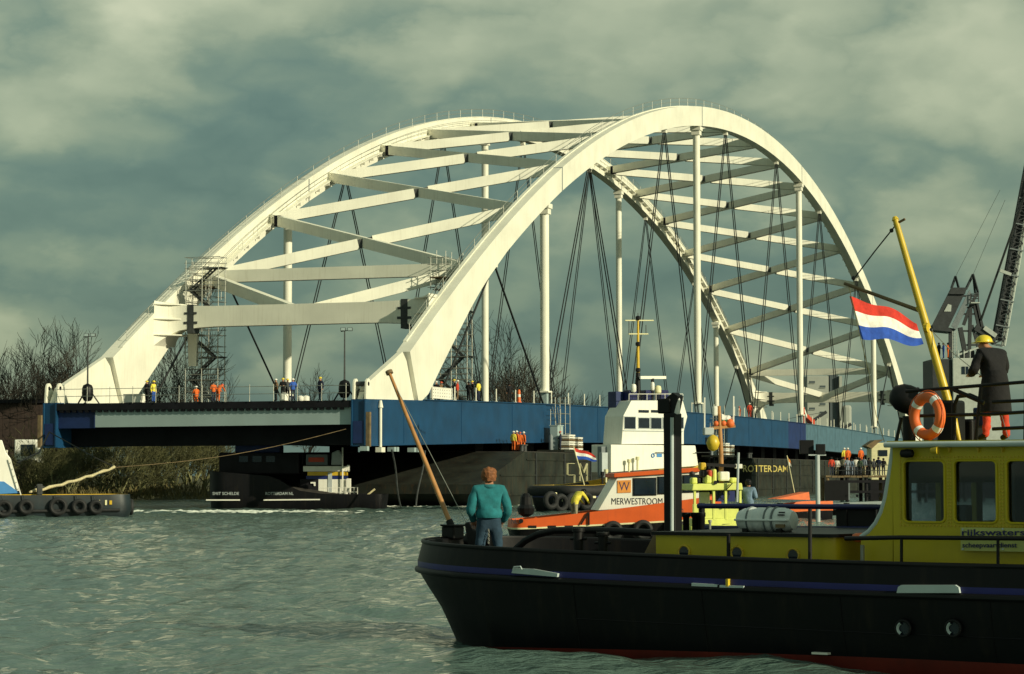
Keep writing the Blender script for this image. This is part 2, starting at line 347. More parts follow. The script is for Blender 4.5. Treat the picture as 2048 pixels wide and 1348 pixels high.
# ================================================================== the bridge
ROOT = BR.root('arch_bridge', 'cream white twin arch bridge with blue girders carried on floating pontoons', 'bridge')
def camb(u): return 4 * 1.515 * u / LB * (1 - u / LB)
def top(u):
    s = (2 * u / LB - 1) ** 2; return 48.877 - 38.46 * s - 7.638 * s * s + 4.426 * s ** 3
def dv(u):
    u = min(u, LB - u); return float(np.interp(u, [9, 11, 17, 22, 28, 34, 50, 80, 136], [4.9, 4.9, 4.2, 3.6, 2.9, 2.5, 2.3, 2.35, 2.35]))
def sweep(us, sec):
    """sec(u) -> four corners; closed box along u"""
    b = MB(); vs = []
    for u in us: vs += sec(u)
    fs = [(0, 1, 2, 3), tuple(len(vs) - 4 + i for i in (3, 2, 1, 0))]
    for i in range(len(us) - 1):
        for k in range(4): fs.append((i*4+k, i*4+(k+1)%4, i*4+4+(k+1)%4, i*4+4+k))
    return b.add(vs, fs)
ZT, ZB, GW = 8.567, 4.979, 1.2
def rail(us, v, zf, h, par, name, m=STEEL, r=.035, step=3.):
    b = MB()
    for q in (h, h * .55): b.tube([(u, v, zf(u) + q) for u in us], r, 5)
    n = int((us[-1] - us[0]) / step)
    for i in range(n + 1):
        u = us[0] + (us[-1] - us[0]) * i / n; b.tube([(u, v, zf(u) - .05), (u, v, zf(u) + h)], r, 5)
    return b.build(name, m, par)
for side, v0 in (('near', 0.), ('far', W)):
    v1 = v0 + GW
    # main girder in three paint sections with flanges and web stiffeners
    for (a, b_, m) in ((0, 154.6, BLUE), (154.6, 166.5, NAVY), (166.5, LB, GREYBLUE)):
        us = np.linspace(a, b_, max(3, int((b_ - a) / 6)))
        g = sweep(us, lambda u: [(u, v0, ZB + camb(u)), (u, v1, ZB + camb(u)), (u, v1, ZT + camb(u)), (u, v0, ZT + camb(u))]).build('main_girder', m, ROOT)
        us2 = [u for u in us if u > 12] if a == 0 else us
        sweep(us2, lambda u: [(u, v0 - .14, ZT + .003 + camb(u)), (u, v1 + .14, ZT + .003 + camb(u)), (u, v1 + .14, ZT + .075 + camb(u)), (u, v0 - .14, ZT + .075 + camb(u))]).build('top_flange', m, g)
        sweep(us, lambda u: [(u, v0 - .10, ZB - .06 + camb(u)), (u, v1 + .10, ZB - .06 + camb(u)), (u, v1 + .10, ZB - .003 + camb(u)), (u, v0 - .10, ZB - .003 + camb(u))]).build('bottom_flange', m, g)
        s = None
        for u in np.arange(a + 8, b_ - 2, 13.6):
            if s is None: s = MB().box(0, .05, v0 - .03, v0 - .002, ZB + .1, ZT - .1).build('web_seam', m, g); q = s
            else: q = s.copy(); COL.objects.link(q)
            q.location = (u, 0, camb(u))
    # front end of the girder: recessed panel, lifting lugs and root block
    e = MB().box(-.10, -.004, v0 + .12, v1 - .12, ZB + .15, ZB + 1.9).build('end_panel', NAVY, ROOT, bevel=.03)
    MB().box(-.16, -.012, v0 + .0, v0 + .1, ZB, ZT - .02).box(-.16, -.012, v1 - .1, v1, ZB, ZT - .02).build('end_stiffener', BLUE, ROOT)
    for fl in (0, 1):
        U = (lambda u: LB - u) if fl else (lambda u: u)
        zo = ZT
        p = [(U(.25), zo + .004), (U(1.0), zo + 1.2), (U(8.7), zo + 4.1), (U(9.8), zo + .9), (U(11.2), zo + .004 + camb(11))]
        if not fl: p = p[:3] + [(U(9.6), zo + 3.4), (U(11.4), zo + .02)]
        MB().prism(p, v0 + .38, v1 - .38).build('arch_root', WHITE, ROOT)
        for vv in (v0 + .02, v1 - .16):
            lug = [(U(.02), zo + .01), (U(.12), zo + 1.15)] + [(U(.55 + .42 * math.cos(a)), zo + 1.2 + .42 * math.sin(a)) for a in np.linspace(math.pi, 0, 8)] + [(U(1.5), zo + .7), (U(1.9), zo + .01)]
            l = MB().prism(lug, vv, vv + .14).build('lifting_lug', WHITE, ROOT)
            MB().lathe([(.17, vv - .012), (.17, vv + .152)], (U(.55), 0, zo + 1.2), 10, 'y').build('lug_hole', DARK, l)
    if side == 'near':
        MB().tube([(.55, v0 + .1, ZT + 1.2), (.55, v1 - .1, ZT + 1.2)], .2, 10).tube([(.9, v0 + .2, ZT + .5), (.9, v1 - .2, ZT + .5)], .3, 10).build('lug_pin', BSTEEL, ROOT, smooth=True)
    # arch rib
    ua = np.concatenate([[9.4, 10.4], np.linspace(12, LB - 12, 104), [LB - 10.4, LB - 9.4]])
    def sec(u, v0=v0, v1=v1):
        sh = 1.9 * max(0, 1 - min(u - 9.4, LB - 9.4 - u) / 16) * (1 if u < LB / 2 else -1)
        zb = top(u) - dv(u); return [(u + sh, v0, max(zb, ZT + .03 + camb(u))), (u + sh, v1, max(zb, ZT + .03 + camb(u))), (u, v1, top(u)), (u, v0, top(u))]
    rib = sweep(ua, sec).build('arch_rib', WHITE, ROOT, smooth=True)
    for uj in (50.6, 106.8, 165.2, 221.4):          # bolted erection joints
        sl = (top(uj + .5) - top(uj - .5)); c = MB()
        c.prism([(uj - .10, top(uj - .1) + .02), (uj + .10, top(uj + .1) + .02), (uj + .10, top(uj + .1) - dv(uj) - .02), (uj - .10, top(uj - .1) - dv(uj) - .02)], v0 - .02, v1 + .02)
        c.build('erection_joint', GREYD, rib)
    vr = v1 - .12 if side == 'near' else v0 + .12
    rail(np.linspace(12, LB - 12, 90), vr, top, 1.0, rib, 'catwalk_railing', STEEL, .028, 4.0)
    sweep(np.linspace(11, LB - 11, 90), lambda u: [(u, vr - .16, top(u) + .005), (u, vr + .16, top(u) + .005), (u, vr + .16, top(u) + .09), (u, vr - .16, top(u) + .09)]).build('catwalk_kerb', WHITE, rib)
    # inner walkway ledge with brackets under it
    vi = (v1, v1 + .55) if side == 'near' else (v0 - .55, v0)
    sweep(np.linspace(26, LB - 26, 90), lambda u: [(u, vi[0], top(u) - dv(u) * .62), (u, vi[1], top(u) - dv(u) * .62), (u, vi[1], top(u) - dv(u) * .62 + .1), (u, vi[0], top(u) - dv(u) * .62 + .1)]).build('walkway_ledge', WHITE, rib)
    k = None
    for u in np.arange(28, LB - 27, 2.42):
        if k is None: k = MB().box(-.05, .05, vi[0] + .01, vi[1] - .02, -.35, -.004).build('ledge_bracket', WHITE, rib); q = k
        else: q = k.copy(); COL.objects.link(q)
        q.location = (u, 0, top(u) - dv(u) * .62)
    rail(np.linspace(27, LB - 27, 80), vi[1] - .04 if side == 'near' else vi[0] + .04, lambda u: top(u) - dv(u) * .62 + .1, .95, rib, 'ledge_railing', STEEL, .025, 3.4)
    # columns
    for i in range(4):
        u = 46.76 + i * 59.5; zc = top(u) - dv(u); zd = ZT + camb(u) + .08; vc = v0 + GW / 2
        ped = 1.25
        col = MB().lathe([(.43, zd + ped), (.43, zc + .15)], (u, vc, 0), 20).build('column', WHITE, ROOT, smooth=True)
        MB().box(u - .62, u + .62, vc - .55, vc + .55, zd + ped - .16, zd + ped - .004).build('base_plate', WHITE, col)
        MB().box(u - .34, u + .34, vc - .3, vc + .3, zd, zd + ped - .165).build('pedestal', GREYD if side == 'far' else PLATE, col)
        MB().box(u - .62, u + .62, vc - .62, vc + .62, zc - .55, zc - .10).box(u - .5, u + .5, vc - .5, vc + .5, zc - 1.1, zc - .56).build('column_head', WHITE, col)
    # hanger cables zigzag between arch and deck
    for i in range(8):
        uA = 46.76 - 14.87 + i * 29.75; zA = top(uA) - dv(uA)
        MB().box(uA - .35, uA + .35, v0 + .35, v1 - .35, zA - .5, zA + .02).build('hanger_clevis', WHITE, ROOT)
        for sg in (-1, 1):
            uD = uA + sg * 14.4
            for dvv in ((-.17, .17) if 0 < i < 7 else (0,)):
                MB().tube([(uA + sg * .15, v0 + .6 + dvv * .5, zA - .3), (uD, v0 + .6 + dvv, ZT + camb(uD) + .02)], (.06 if dvv else .10), 6).build('hanger_cable', CABLE, ROOT, smooth=True)
# bracing between the two ribs
U0 = 26.9; SPC = (LB - 2 * U0) / 15
def nodez(u): return top(u) - 1.25
def beam(a, b, name='cross_brace', w=.8, h=1.0): return MB().bar(a, b, w, h).build(name, WHITE, ROOT)
for i in range(15):
    ua, ub = U0 + SPC * i, U0 + SPC * (i + 1)
    A, B = Vector((ua, W - .02, nodez(ua))), Vector((ub, GW + .02, nodez(ub)))
    C, D = Vector((ub, W - .02, nodez(ub))), Vector((ua, GW + .02, nodez(ua)))
    mid = (A + B) / 2; d = (B - A).normalized() * .72
    c = beam(C, D)                              # through beam, then two halves butting against it
    beam(A, mid - d); beam(mid + d, B)
    MB().bar(mid - d * 1.12, mid + d * 1.12, .62, .8).build('brace_joint', BSTEEL, c)
    for P, s in ((C, 1), (D, -1)):
        MB().box(P.x - .5, P.x + .5, P.y - (.5 if s > 0 else -.02), P.y + (.02 if s < 0 else .0) + (.0 if s > 0 else .5), P.z - .62, P.z - .52).build('gusset', WHITE, c)
    if i % 2 == 0:
        q = C.lerp(D, .04); MB().box(q.x - .52, q.x + .5, q.y - .35, q.y + .25, q.z - .58, q.z + .48).build('splice_opening', DARK, c)
def portal(u0, flip):
    vs = []; fs = []; V = GW + (W - GW) * (.5 - .5 * np.cos(np.linspace(0, math.pi, 25))); b = MB(); sg = -1 if flip else 1
    for v in V:
        t = abs(2 * (v - GW) / (W - GW) - 1); k = max(0, (t - .55) / .45) ** 2
        k3 = max(0, (t - .84) / .16) ** 2; zt_ = 17.55 + .35 * k + .15 * k3; zb_ = 15.75 - .55 * k - 1.1 * k3; w = .55 + 1.5 * k3
        vs += [(u0 - w, v, zb_), (u0 + w, v, zb_), (u0 + w, v, zt_), (u0 - w, v, zt_)]
    fs += [(0, 1, 2, 3), tuple(len(vs) - 4 + i for i in (3, 2, 1, 0))]
    for i in range(24):
        for k in range(4): fs.append((i*4+k, i*4+(k+1)%4, i*4+4+(k+1)%4, i*4+4+k))
    pb = b.add(vs, fs).build('portal_beam', WHITE, ROOT, smooth=True)
    for v in (GW + 2.5, W - 3.1):                # bolted splice seen as a dark cross shaped band
        MB().box(u0 - .58, u0 + .58, v, v + .62, 15.2, 17.72).box(u0 - .6, u0 + .6, v - .35, v + .95, 16.0, 16.22).box(u0 - .6, u0 + .6, v - .3, v + .9, 16.85, 17.05).build('bolted_splice', BSTEEL, pb)
    for v, s in ((W, -1), (GW, 1)):              # haunch brackets against the ribs
        P = [(u0 - 2.6, 14.9), (u0 + 2.0, 14.9), (u0 + .9, 15.2), (u0 + .9, 17.8), (u0 - .9, 17.8), (u0 - .9, 15.2)]
        m = MB()
        for zz in (15.05, 16.45, 17.75):
            m.add([(u0 - 2.2, v, zz - .05), (u0 + 2.2, v, zz - .05), (u0 + .6, v + s * 1.9, zz - .05), (u0 - .6, v + s * 1.9, zz - .05), (u0 - 2.2, v, zz + .05), (u0 + 2.2, v, zz + .05), (u0 + .6, v + s * 1.9, zz + .05), (u0 - .6, v + s * 1.9, zz + .05)],
                  [(0,3,2,1),(4,5,6,7),(0,1,5,4),(1,2,6,5),(2,3,7,6),(3,0,4,7)])
        m.build('haunch_plate', WHITE, pb)
    us = U0 if not flip else LB - U0
    beam((us, W - .02, nodez(us)), (us, GW + .02, nodez(us)), 'end_strut', .85, 1.1)
    zc = 17.1; vm = (W + GW) / 2
    beam((us, W - .3, nodez(us) - .1), (u0 + sg * .9, vm + .9, zc), 'knee_brace'); beam((us, GW + .3, nodez(us) - .1), (u0 + sg * .9, vm - .9, zc), 'knee_brace')
portal(18.9, False); portal(LB - 18.9, True)
# deck and what hangs under it
us = np.linspace(0, LB, 40)
sweep(us, lambda u: [(u - (.10 if u == 0 else 0), GW + .004, ZT - .62 + camb(u)), (u - (.10 if u == 0 else 0), W - .004, ZT - .62 + camb(u)), (u - (.10 if u == 0 else 0), W - .004, ZT - .08 + camb(u)), (u - (.10 if u == 0 else 0), GW + .004, ZT - .08 + camb(u))]).build('deck', DARK, ROOT)
for i in range(44):                              # trough rib ends along the deck edge
    v = 1.9 + i * .57; MB().prism([(-.09, ZT - .64), (.14, ZT - .64), (.14, ZT - .80), (-.05, ZT - .80)], v, v + .30).build('deck_rib', DARK, ROOT)
MB().add([(.15, GW + .01, 6.62), (.15, 23.6, 6.56)] + [(.15, 23.6, 7.94), (.15, GW + .01, 7.94)] + [(.21, GW + .01, 6.62), (.21, 23.6, 6.56), (.21, 23.6, 7.94), (.21, GW + .01, 7.94)],
         [(0,1,2,3),(7,6,5,4),(0,4,5,1),(1,5,6,2),(2,6,7,3),(3,7,4,0)]).build('end_plate', PLATE, ROOT)
MB().box(.25, .31, 23.70, W - .01, 6.5, 7.93).box(.12, .22, 23.605, 23.69, 6.5, 7.93).build('end_plate', NAVY, ROOT)
for i, u in enumerate(np.arange(2.4, LB, 8.6)):
    MB().box(u, u + .5, GW + .01, W - .01, ZB + .02 + camb(u), ZT - .63 + camb(u)).build('cross_girder', DARK, ROOT)  # near black colour puts the shadow under the deck into these girders
MB().box(2.38, LB - 2, 9, 9.5, 5.4, 7.9).box(2.38, LB - 2, 18, 18.5, 5.4, 7.9).build('stringer', DARK, ROOT)
rl = MB()
for v in np.arange(1.6, 27, 2.05): rl.tube([(-.2, v, ZT - .1), (-.2, v, ZT + 1.25)], .03, 5)
for h in (.5, 1.08): rl.tube([(-.2, 1.4, ZT + h), (-.2, 26.9, ZT + h)], .025, 5)
rl.build('deck_edge_railing', STEEL, ROOT)
st = None
for i in range(46):                              # bare stanchions along the near girder
    u = 14.5 + i * 5.4
    if st is None: st = MB().tube([(0, 0, 0), (0, 0, 1.15)], .055, 6).box(-.09, .09, -.09, .09, 0, .05).build('stanchion', WHITE, ROOT); q = st
    else: q = st.copy(); COL.objects.link(q)
    q.location = (u, -.02, ZT + .08 + camb(u))
for i in range(14):
    u = 120 + i * 10.2; q = st.copy(); COL.objects.link(q); q.location = (u, 1.25, ZT + .08 + camb(u))
# fittings on the near girder's front
MB().tube([(2.6, -.16, ZB - .1), (2.6, -.16, ZT - .6)], .12, 10).tube([(2.6, -.16, ZT - .6), (2.6, -.16, ZT - .03)], [.22, .1], 10).box(2.2, 3.0, -.4, .1, ZB - .5, ZB - .12).build('downpipe', WHITE, ROOT)
MB().box(-.1, .22, -.34, -.02, ZB - .1, ZT - 1.0).build('fender_post', TIMBER, ROOT); MB().box(-.42, -.12, W + GW + .02, W + GW + .32, ZB - .05, ZT - 1.0).build('fender_post', TIMBER, ROOT)
for u in (5.2, 5.8, 9.6, 10.4, -.5): MB().box(u, u + .42, -.3, .3, ZB - .42, ZB - .07).build('bearing_block', PLATE, ROOT)
# ================================================================== people
BODY = {}
def skin_body(key, J, E, rad, reg, root='pelvis', sub=1):
    """one continuous body grown round a skeleton; polygons take the region of their nearest bone"""
    if key in BODY: return BODY[key]
    names = list(J); idx = {n: i for i, n in enumerate(names)}
    me = bpy.data.meshes.new('tmp'); me.from_pydata([J[n] for n in names], [(idx[a], idx[b]) for a, b in E], [])
    o = bpy.data.objects.new('tmp', me); COL.objects.link(o)
    md = o.modifiers.new('s', 'SKIN'); md.use_smooth_shade = True
    for i, n in enumerate(names):
        r = rad[n]; me.skin_vertices[0].data[i].radius = r if isinstance(r, tuple) else (r, r); me.skin_vertices[0].data[i].use_root = (n == root)
    s = o.modifiers.new('u', 'SUBSURF'); s.levels = sub; s.render_levels = sub
    dg = bpy.context.evaluated_depsgraph_get(); dg.update(); nm = bpy.data.meshes.new_from_object(o.evaluated_get(dg)); bpy.data.objects.remove(o)
    nm.materials.clear()
    for _ in range(4): nm.materials.append(SKIN)
    segs = [(np.array(J[a], float), np.array(J[b], float), reg.get((a, b), 0)) for a, b in E]
    P = np.array([p.center[:] for p in nm.polygons]); best = np.full(len(P), 1e9); R = np.zeros(len(P), int)
    for a, b, g in segs:
        d = b - a; t = np.clip(((P - a) @ d) / max(1e-9, d @ d), 0, 1); q = np.linalg.norm(P - (a + t[:, None] * d), axis=1)
        k = q < best; best[k] = q[k]; R[k] = g
    nm.polygons.foreach_set('material_index', R.astype(np.int32)); nm.polygons.foreach_set('use_smooth', np.ones(len(R), bool)); nm.update()
    if sub > 1:                                   # cloth folds
        n = len(nm.vertices); co = np.zeros(n * 3); nm.vertices.foreach_get('co', co); co = co.reshape(-1, 3); no = np.array([v.normal[:] for v in nm.vertices])
        d = np.array([noise.noise(Vector((c[0] * 7, c[1] * 7, c[2] * 11))) * .016 + noise.noise(Vector((c[0] * 16 + 5, c[1] * 16, c[2] * 22))) * .008 if .12 < c[2] < 1.47 else 0 for c in co])
        nm.vertices.foreach_set('co', (co + no * d[:, None]).ravel()); nm.update()
    BODY[key] = nm; return nm
def skeleton(pose, hands=False, bulk=1.0):
    """faces +y; regions 0 jacket 1 trousers 2 skin 3 shoes"""
    J = dict(pelvis=(0,0,.95), waist=(0,.0,1.10), chest=(0,.0,1.33), neck=(0,.01,1.50), head=(0,.03,1.60), crown=(0,.025,1.69))
    rad = dict(pelvis=.145*bulk, waist=.15*bulk, chest=(.165*bulk,.135*bulk), neck=.062, head=(.086,.098), crown=.07)
    if pose == 'bend':
        J.update(waist=(0,.08,1.06), chest=(0,.28,1.2), neck=(0,.42,1.27), head=(0,.52,1.29), crown=(0,.58,1.33))
    if pose == 'bow': J.update(waist=(0,.03,1.10), chest=(0,.10,1.31), neck=(0,.19,1.46), head=(0,.27,1.53), crown=(0,.30,1.61))
    J['nose'] = tuple(np.array(J['head']) + (0, .115, -.01)); rad['nose'] = .018
    E = [('pelvis','waist'),('waist','chest'),('chest','neck'),('neck','head'),('head','crown'),('head','nose')]; reg = {('neck','head'):2,('head','crown'):2,('head','nose'):2}
    for s, n in ((-1,'l'),(1,'r')):
        wide = .19 if pose in ('stride', 'firm', 'pockets', 'bow') else .105
        ky = .0; kz = .50; ay = -.02; az = .10
        if pose == 'stride': ky = .08 * s; ay = .12 * s
        if pose == 'crouch': ky = .28; kz = .52; ay = -.02
        hz = .90 if pose != 'crouch' else .50
        J['hip'+n] = (s*.10, 0, hz); J['knee'+n] = (s*(.10+wide)/2, .02+ky, kz); J['ank'+n] = (s*wide, ay, az); J['toe'+n] = (s*(wide+.02), ay+.17, .05)
        rad.update({'hip'+n:.105, 'knee'+n:.068, 'ank'+n:.058, 'toe'+n:.042})
        c = np.array(J['chest']); sh = c + (s*.195, 0, .09)
        if pose in ('stand','stride','firm'): el = sh + (s*.08,-.04,-.30); wr = el + (-s*.02,.07,-.25)
        elif pose == 'front': el = sh + (s*.09,-.02,-.29); wr = el + (-s*.14,.22,.02)
        elif pose == 'pockets': el = sh + (s*.085,-.06,-.29); wr = el + (-s*.06,.20,-.15)
        elif pose == 'bend': el = sh + (s*.05,.16,-.22); wr = el + (-s*.05,.16,-.18)
        elif pose == 'crouch': el = sh + (s*.06,.14,-.24); wr = el + (-s*.1,.22,.0)
        elif pose in ('hold', 'bow'): el = sh + (s*.10,.02,-.29); wr = el + (-s*.12,.24,-.03)
        dirn = (wr - el) / np.linalg.norm(wr - el); hd = wr + dirn * .10
        J.update({'sh'+n: tuple(sh), 'el'+n: tuple(el), 'wr'+n: tuple(wr), 'hd'+n: tuple(hd)})
        rad.update({'sh'+n:.082*bulk, 'el'+n:.064*bulk, 'wr'+n:.045*bulk, 'hd'+n:.035})
        E += [('pelvis','hip'+n),('hip'+n,'knee'+n),('knee'+n,'ank'+n),('ank'+n,'toe'+n),('chest','sh'+n),('sh'+n,'el'+n),('el'+n,'wr'+n),('wr'+n,'hd'+n)]
        reg.update({('hip'+n,'knee'+n):1, ('knee'+n,'ank'+n):1, ('ank'+n,'toe'+n):3, ('wr'+n,'hd'+n):2})
        if hands:
            side = np.cross(dirn, (0, 0, 1)); side /= max(1e-6, np.linalg.norm(side)); dn = np.cross(side, dirn)
            for k, (o, ln) in enumerate(((-.036,.07),(-.012,.082),(.012,.078),(.036,.06))):
                b = hd + side * o; m = b + dirn * ln * .55; t = m + (dirn * .6 - dn * .6) * ln * .6
                for q, p, r in (('b', b, .011), ('m', m, .010), ('t', t, .008)): J[f'f{k}{q}{n}'] = tuple(p); rad[f'f{k}{q}{n}'] = r
                for x, y in ((f'hd{n}', f'f{k}b{n}'), (f'f{k}b{n}', f'f{k}m{n}'), (f'f{k}m{n}', f'f{k}t{n}')): E.append((x, y)); reg[(x, y)] = 2
            b = wr + dirn * .04 - side * s * .04; t = b + (dirn * .6 - side * s * .6) * .05
            for q, p, r in (('b', b, .014), ('t', t, .010)): J[f'th{q}{n}'] = tuple(p); rad[f'th{q}{n}'] = r
            E += [('wr'+n, 'thb'+n), ('thb'+n, 'tht'+n)]; reg[('wr'+n, 'thb'+n)] = 2; reg[('thb'+n, 'tht'+n)] = 2
    if pose == 'pockets': reg[('pelvis','waist')] = 1; reg.update({('pelvis','hip'+n): 1 for n in 'lr'})
    if pose == 'crouch':
        for k in ('pelvis','waist','chest','neck','head','crown','nose'): J[k] = (J[k][0], J[k][1] + .06, J[k][2] - .43)
        for n in 'lr':
            for k in ('sh','el','wr','hd'): J[k+n] = (J[k+n][0], J[k+n][1] + .06, J[k+n][2] - .43)
    return J, E, rad, reg
C = {k: cloth(k, v) for k, v in dict(black=(.005,.005,.007), navy=(.012,.018,.045), yellow=(.78,.66,.08), orange=(.72,.14,.02), blue=(.03,.10,.42), brown=(.16,.10,.05), red=(.55,.05,.02),
     lightblue=(.16,.24,.34), grey=(.22,.26,.32), teal=(.012,.16,.185), jeans=(.02,.05,.085), white=(.7,.68,.6), khaki=(.30,.27,.18), darkgrey=(.05,.055,.06), greenc=(.06,.10,.06)).items()}
HELM = {k: mat(k + ' helmet shell', v, .35) for k, v in dict(yellow=(.80,.62,.04), white=(.8,.78,.7), red=(.6,.08,.03), black=(.02,.02,.02)).items()}
HAT = {}
def headwear(kind, par, J, col):
    c = Vector(J['head']) + Vector((0, -.01, .045))
    k = (kind, tuple(round(x, 3) for x in c))
    if k not in HAT:
        b = MB()
        if kind == 'helmet': b.lathe([(.125,.0),(.150,.012),(.128,.022),(.122,.06),(.095,.10),(.05,.125),(.008,.132)], c, 14); b.prism([(-.09, c.z + .0), (.09, c.z + .0), (.09, c.z + .014), (-.09, c.z + .014)], c.y + .09, c.y + .185)
        else: b.lathe([(.098,-.09),(.112,-.03),(.114,.03),(.092,.08),(.05,.105),(.008,.112)], c + Vector((0,-.022,0)), 14)
        o = b.build(kind, col, par, smooth=True); HAT[k] = o.data
        if kind == 'hair':
            bm = bmesh.new(); bm.from_mesh(o.data); bmesh.ops.subdivide_edges(bm, edges=bm.edges, cuts=2, use_grid_fill=True)
            for v in bm.verts: w_ = v.co - c; v.co += w_.normalized() * (noise.noise(v.co * 28) * .018 + noise.noise(v.co * 60) * .008)
            bm.to_mesh(o.data); bm.free()
    else: o = link(kind, HAT[k], par)
    o.material_slots[0].link = 'OBJECT'; o.material_slots[0].material = col
    return o
def person(loc, face, label, jacket, trousers, pose='stand', hat=('helmet', 'yellow'), h=1.76, group=None, hands=False, bulk=1.0, sub=1):
    t = thing('person', label, 'person', loc, face, group); J, E, rad, reg = skeleton(pose, hands, bulk)
    me = skin_body((pose, hands, bulk, sub), J, E, rad, reg, sub=sub); o = link('body', me, t)
    for i, m in enumerate((C[jacket], C[trousers], SKIN, BLACKM)): o.material_slots[i].link = 'OBJECT'; o.material_slots[i].material = m
    if hat: headwear(hat[0], t, J, HELM[hat[1]] if hat[0] == 'helmet' else HAIR if hat[1] == 'ginger' else BLACKM)
    t.scale = (h / 1.74,) * 3; return t
def on_bridge(u, v): p = BR.world((u, v, 0)); return Vector((p.x, p.y, ZT + camb(u) + (.08 if v < GW or v > W else -.075)))
def bridge_person(px, v, u, *a, dz=0, **k):
    """stand on the deck where the sight line through px crosses the line u (u given) or the girder line v"""
    r = ray(px, 790)
    if u is not None:                                     # line across the deck
        A = BR.world((u, 0, 0)); n = AX; d = n.dot(A) / n.dot(Vector((r.x, r.y, 0))); P = r * d; v = (P - BR.o).dot(TX)
    else: u = BR.S(px, v, 800)
    p = on_bridge(u, v); p.z += dz
    return person(p, *a, **k)
RN = BR.rz
G = 'people on the bridge deck'
bridge_person(294, None, 1.0, 2.6, 'man in a black coat and yellow helmet beside a yellow jacket', 'black', 'black', 'front', ('helmet','yellow'), group=G)
bridge_person(307, None, 1.2, -2.2, 'person in a bright yellow jacket and blue trousers on the deck edge', 'yellow', 'blue', 'stand', ('helmet','yellow'), group=G)
bridge_person(393, None, 3.5, .5, 'person in orange crouching at the foot of the stair tower', 'orange', 'orange', 'crouch', ('helmet','white'), group=G)
bridge_person(427, None, 1.6, .4, 'orange jacketed worker with dark helmet in front of the stair tower', 'orange', 'navy', 'front', ('helmet','black'), h=1.6, group=G)
bridge_person(436, None, 2.2, -.6, 'worker all in orange leaning beside the stair tower', 'orange', 'orange', 'bend', ('helmet','red'), group=G)
bridge_person(552, None, 1.4, 1.2, 'man in a brown coat and white helmet at the cable foot', 'brown', 'darkgrey', 'stand', ('helmet','white'), group=G)
bridge_person(566, None, 1.0, 2.9, 'man in black with yellow helmet in the middle of a tight group', 'black', 'black', 'front', ('helmet','yellow'), h=1.8, group=G)
bridge_person(575, None, 1.8, -2.6, 'man in dark grey with yellow helmet behind the white bucket', 'darkgrey', 'black', 'stand', ('helmet','yellow'), group=G)
bridge_person(586, None, 1.2, .4, 'man in a blue jacket and white helmet at the edge of a group', 'blue', 'navy', 'front', ('helmet','white'), group=G)
bridge_person(641, None, 1.2, 2.4, 'man in navy standing alone at the deck edge railing', 'navy', 'navy', 'stand', ('helmet','yellow'), h=1.84, group=G)
bridge_person(857, 1.6, None, 1.0, 'person in light blue left of the perforated white board', 'lightblue', 'lightblue', 'stand', ('helmet','yellow'), group=G)
bridge_person(873, 1.2, None, 2.7, 'man in black with white helmet behind the perforated white board', 'black', 'black', 'front', ('helmet','white'), group=G)
bridge_person(882, 1.5, None, -2.5, 'person in orange brown behind the perforated white board', 'brown', 'black', 'stand', ('helmet','red'), group=G)
bridge_person(909, .5, None, 1.7, 'man in black with yellow helmet to the right of the perforated board', 'black', 'navy', 'front', ('helmet','yellow'), h=1.8, group=G)
bridge_person(915, .8, None, -1.7, 'person in rusty red behind a man in black on the girder', 'red', 'brown', 'stand', ('helmet','white'), group=G)
bridge_person(937, .7, None, -.6, 'bareheaded person in black beside a white column', 'black', 'black', 'front', ('hair','black'), h=1.7, group=G)
bridge_person(945, .5, None, 2.0, 'person in black with yellow helmet beside the yellow jacket', 'black', 'black', 'front', ('helmet','yellow'), group=G)
bridge_person(957, .4, None, 1.0, 'person in yellow jacket and dark trousers close to a white column', 'yellow', 'navy', 'front', ('hair','black'), h=1.8, group=G)
bridge_person(1019, .5, None, .4, 'man in black standing alone on the girder between columns', 'black', 'black', 'stand', ('hair','black'), h=1.8, group=G)
bridge_person(1499, .6, None, 0, 'worker all in red with white helmet on the far girder', 'red', 'red', 'stand', ('helmet','white'), h=1.9, group=G)
bridge_person(1479, 3, None, 1, 'worker in pale orange behind the girder flange', 'orange', 'orange', 'front', ('helmet','red'), h=1.75, group=G)
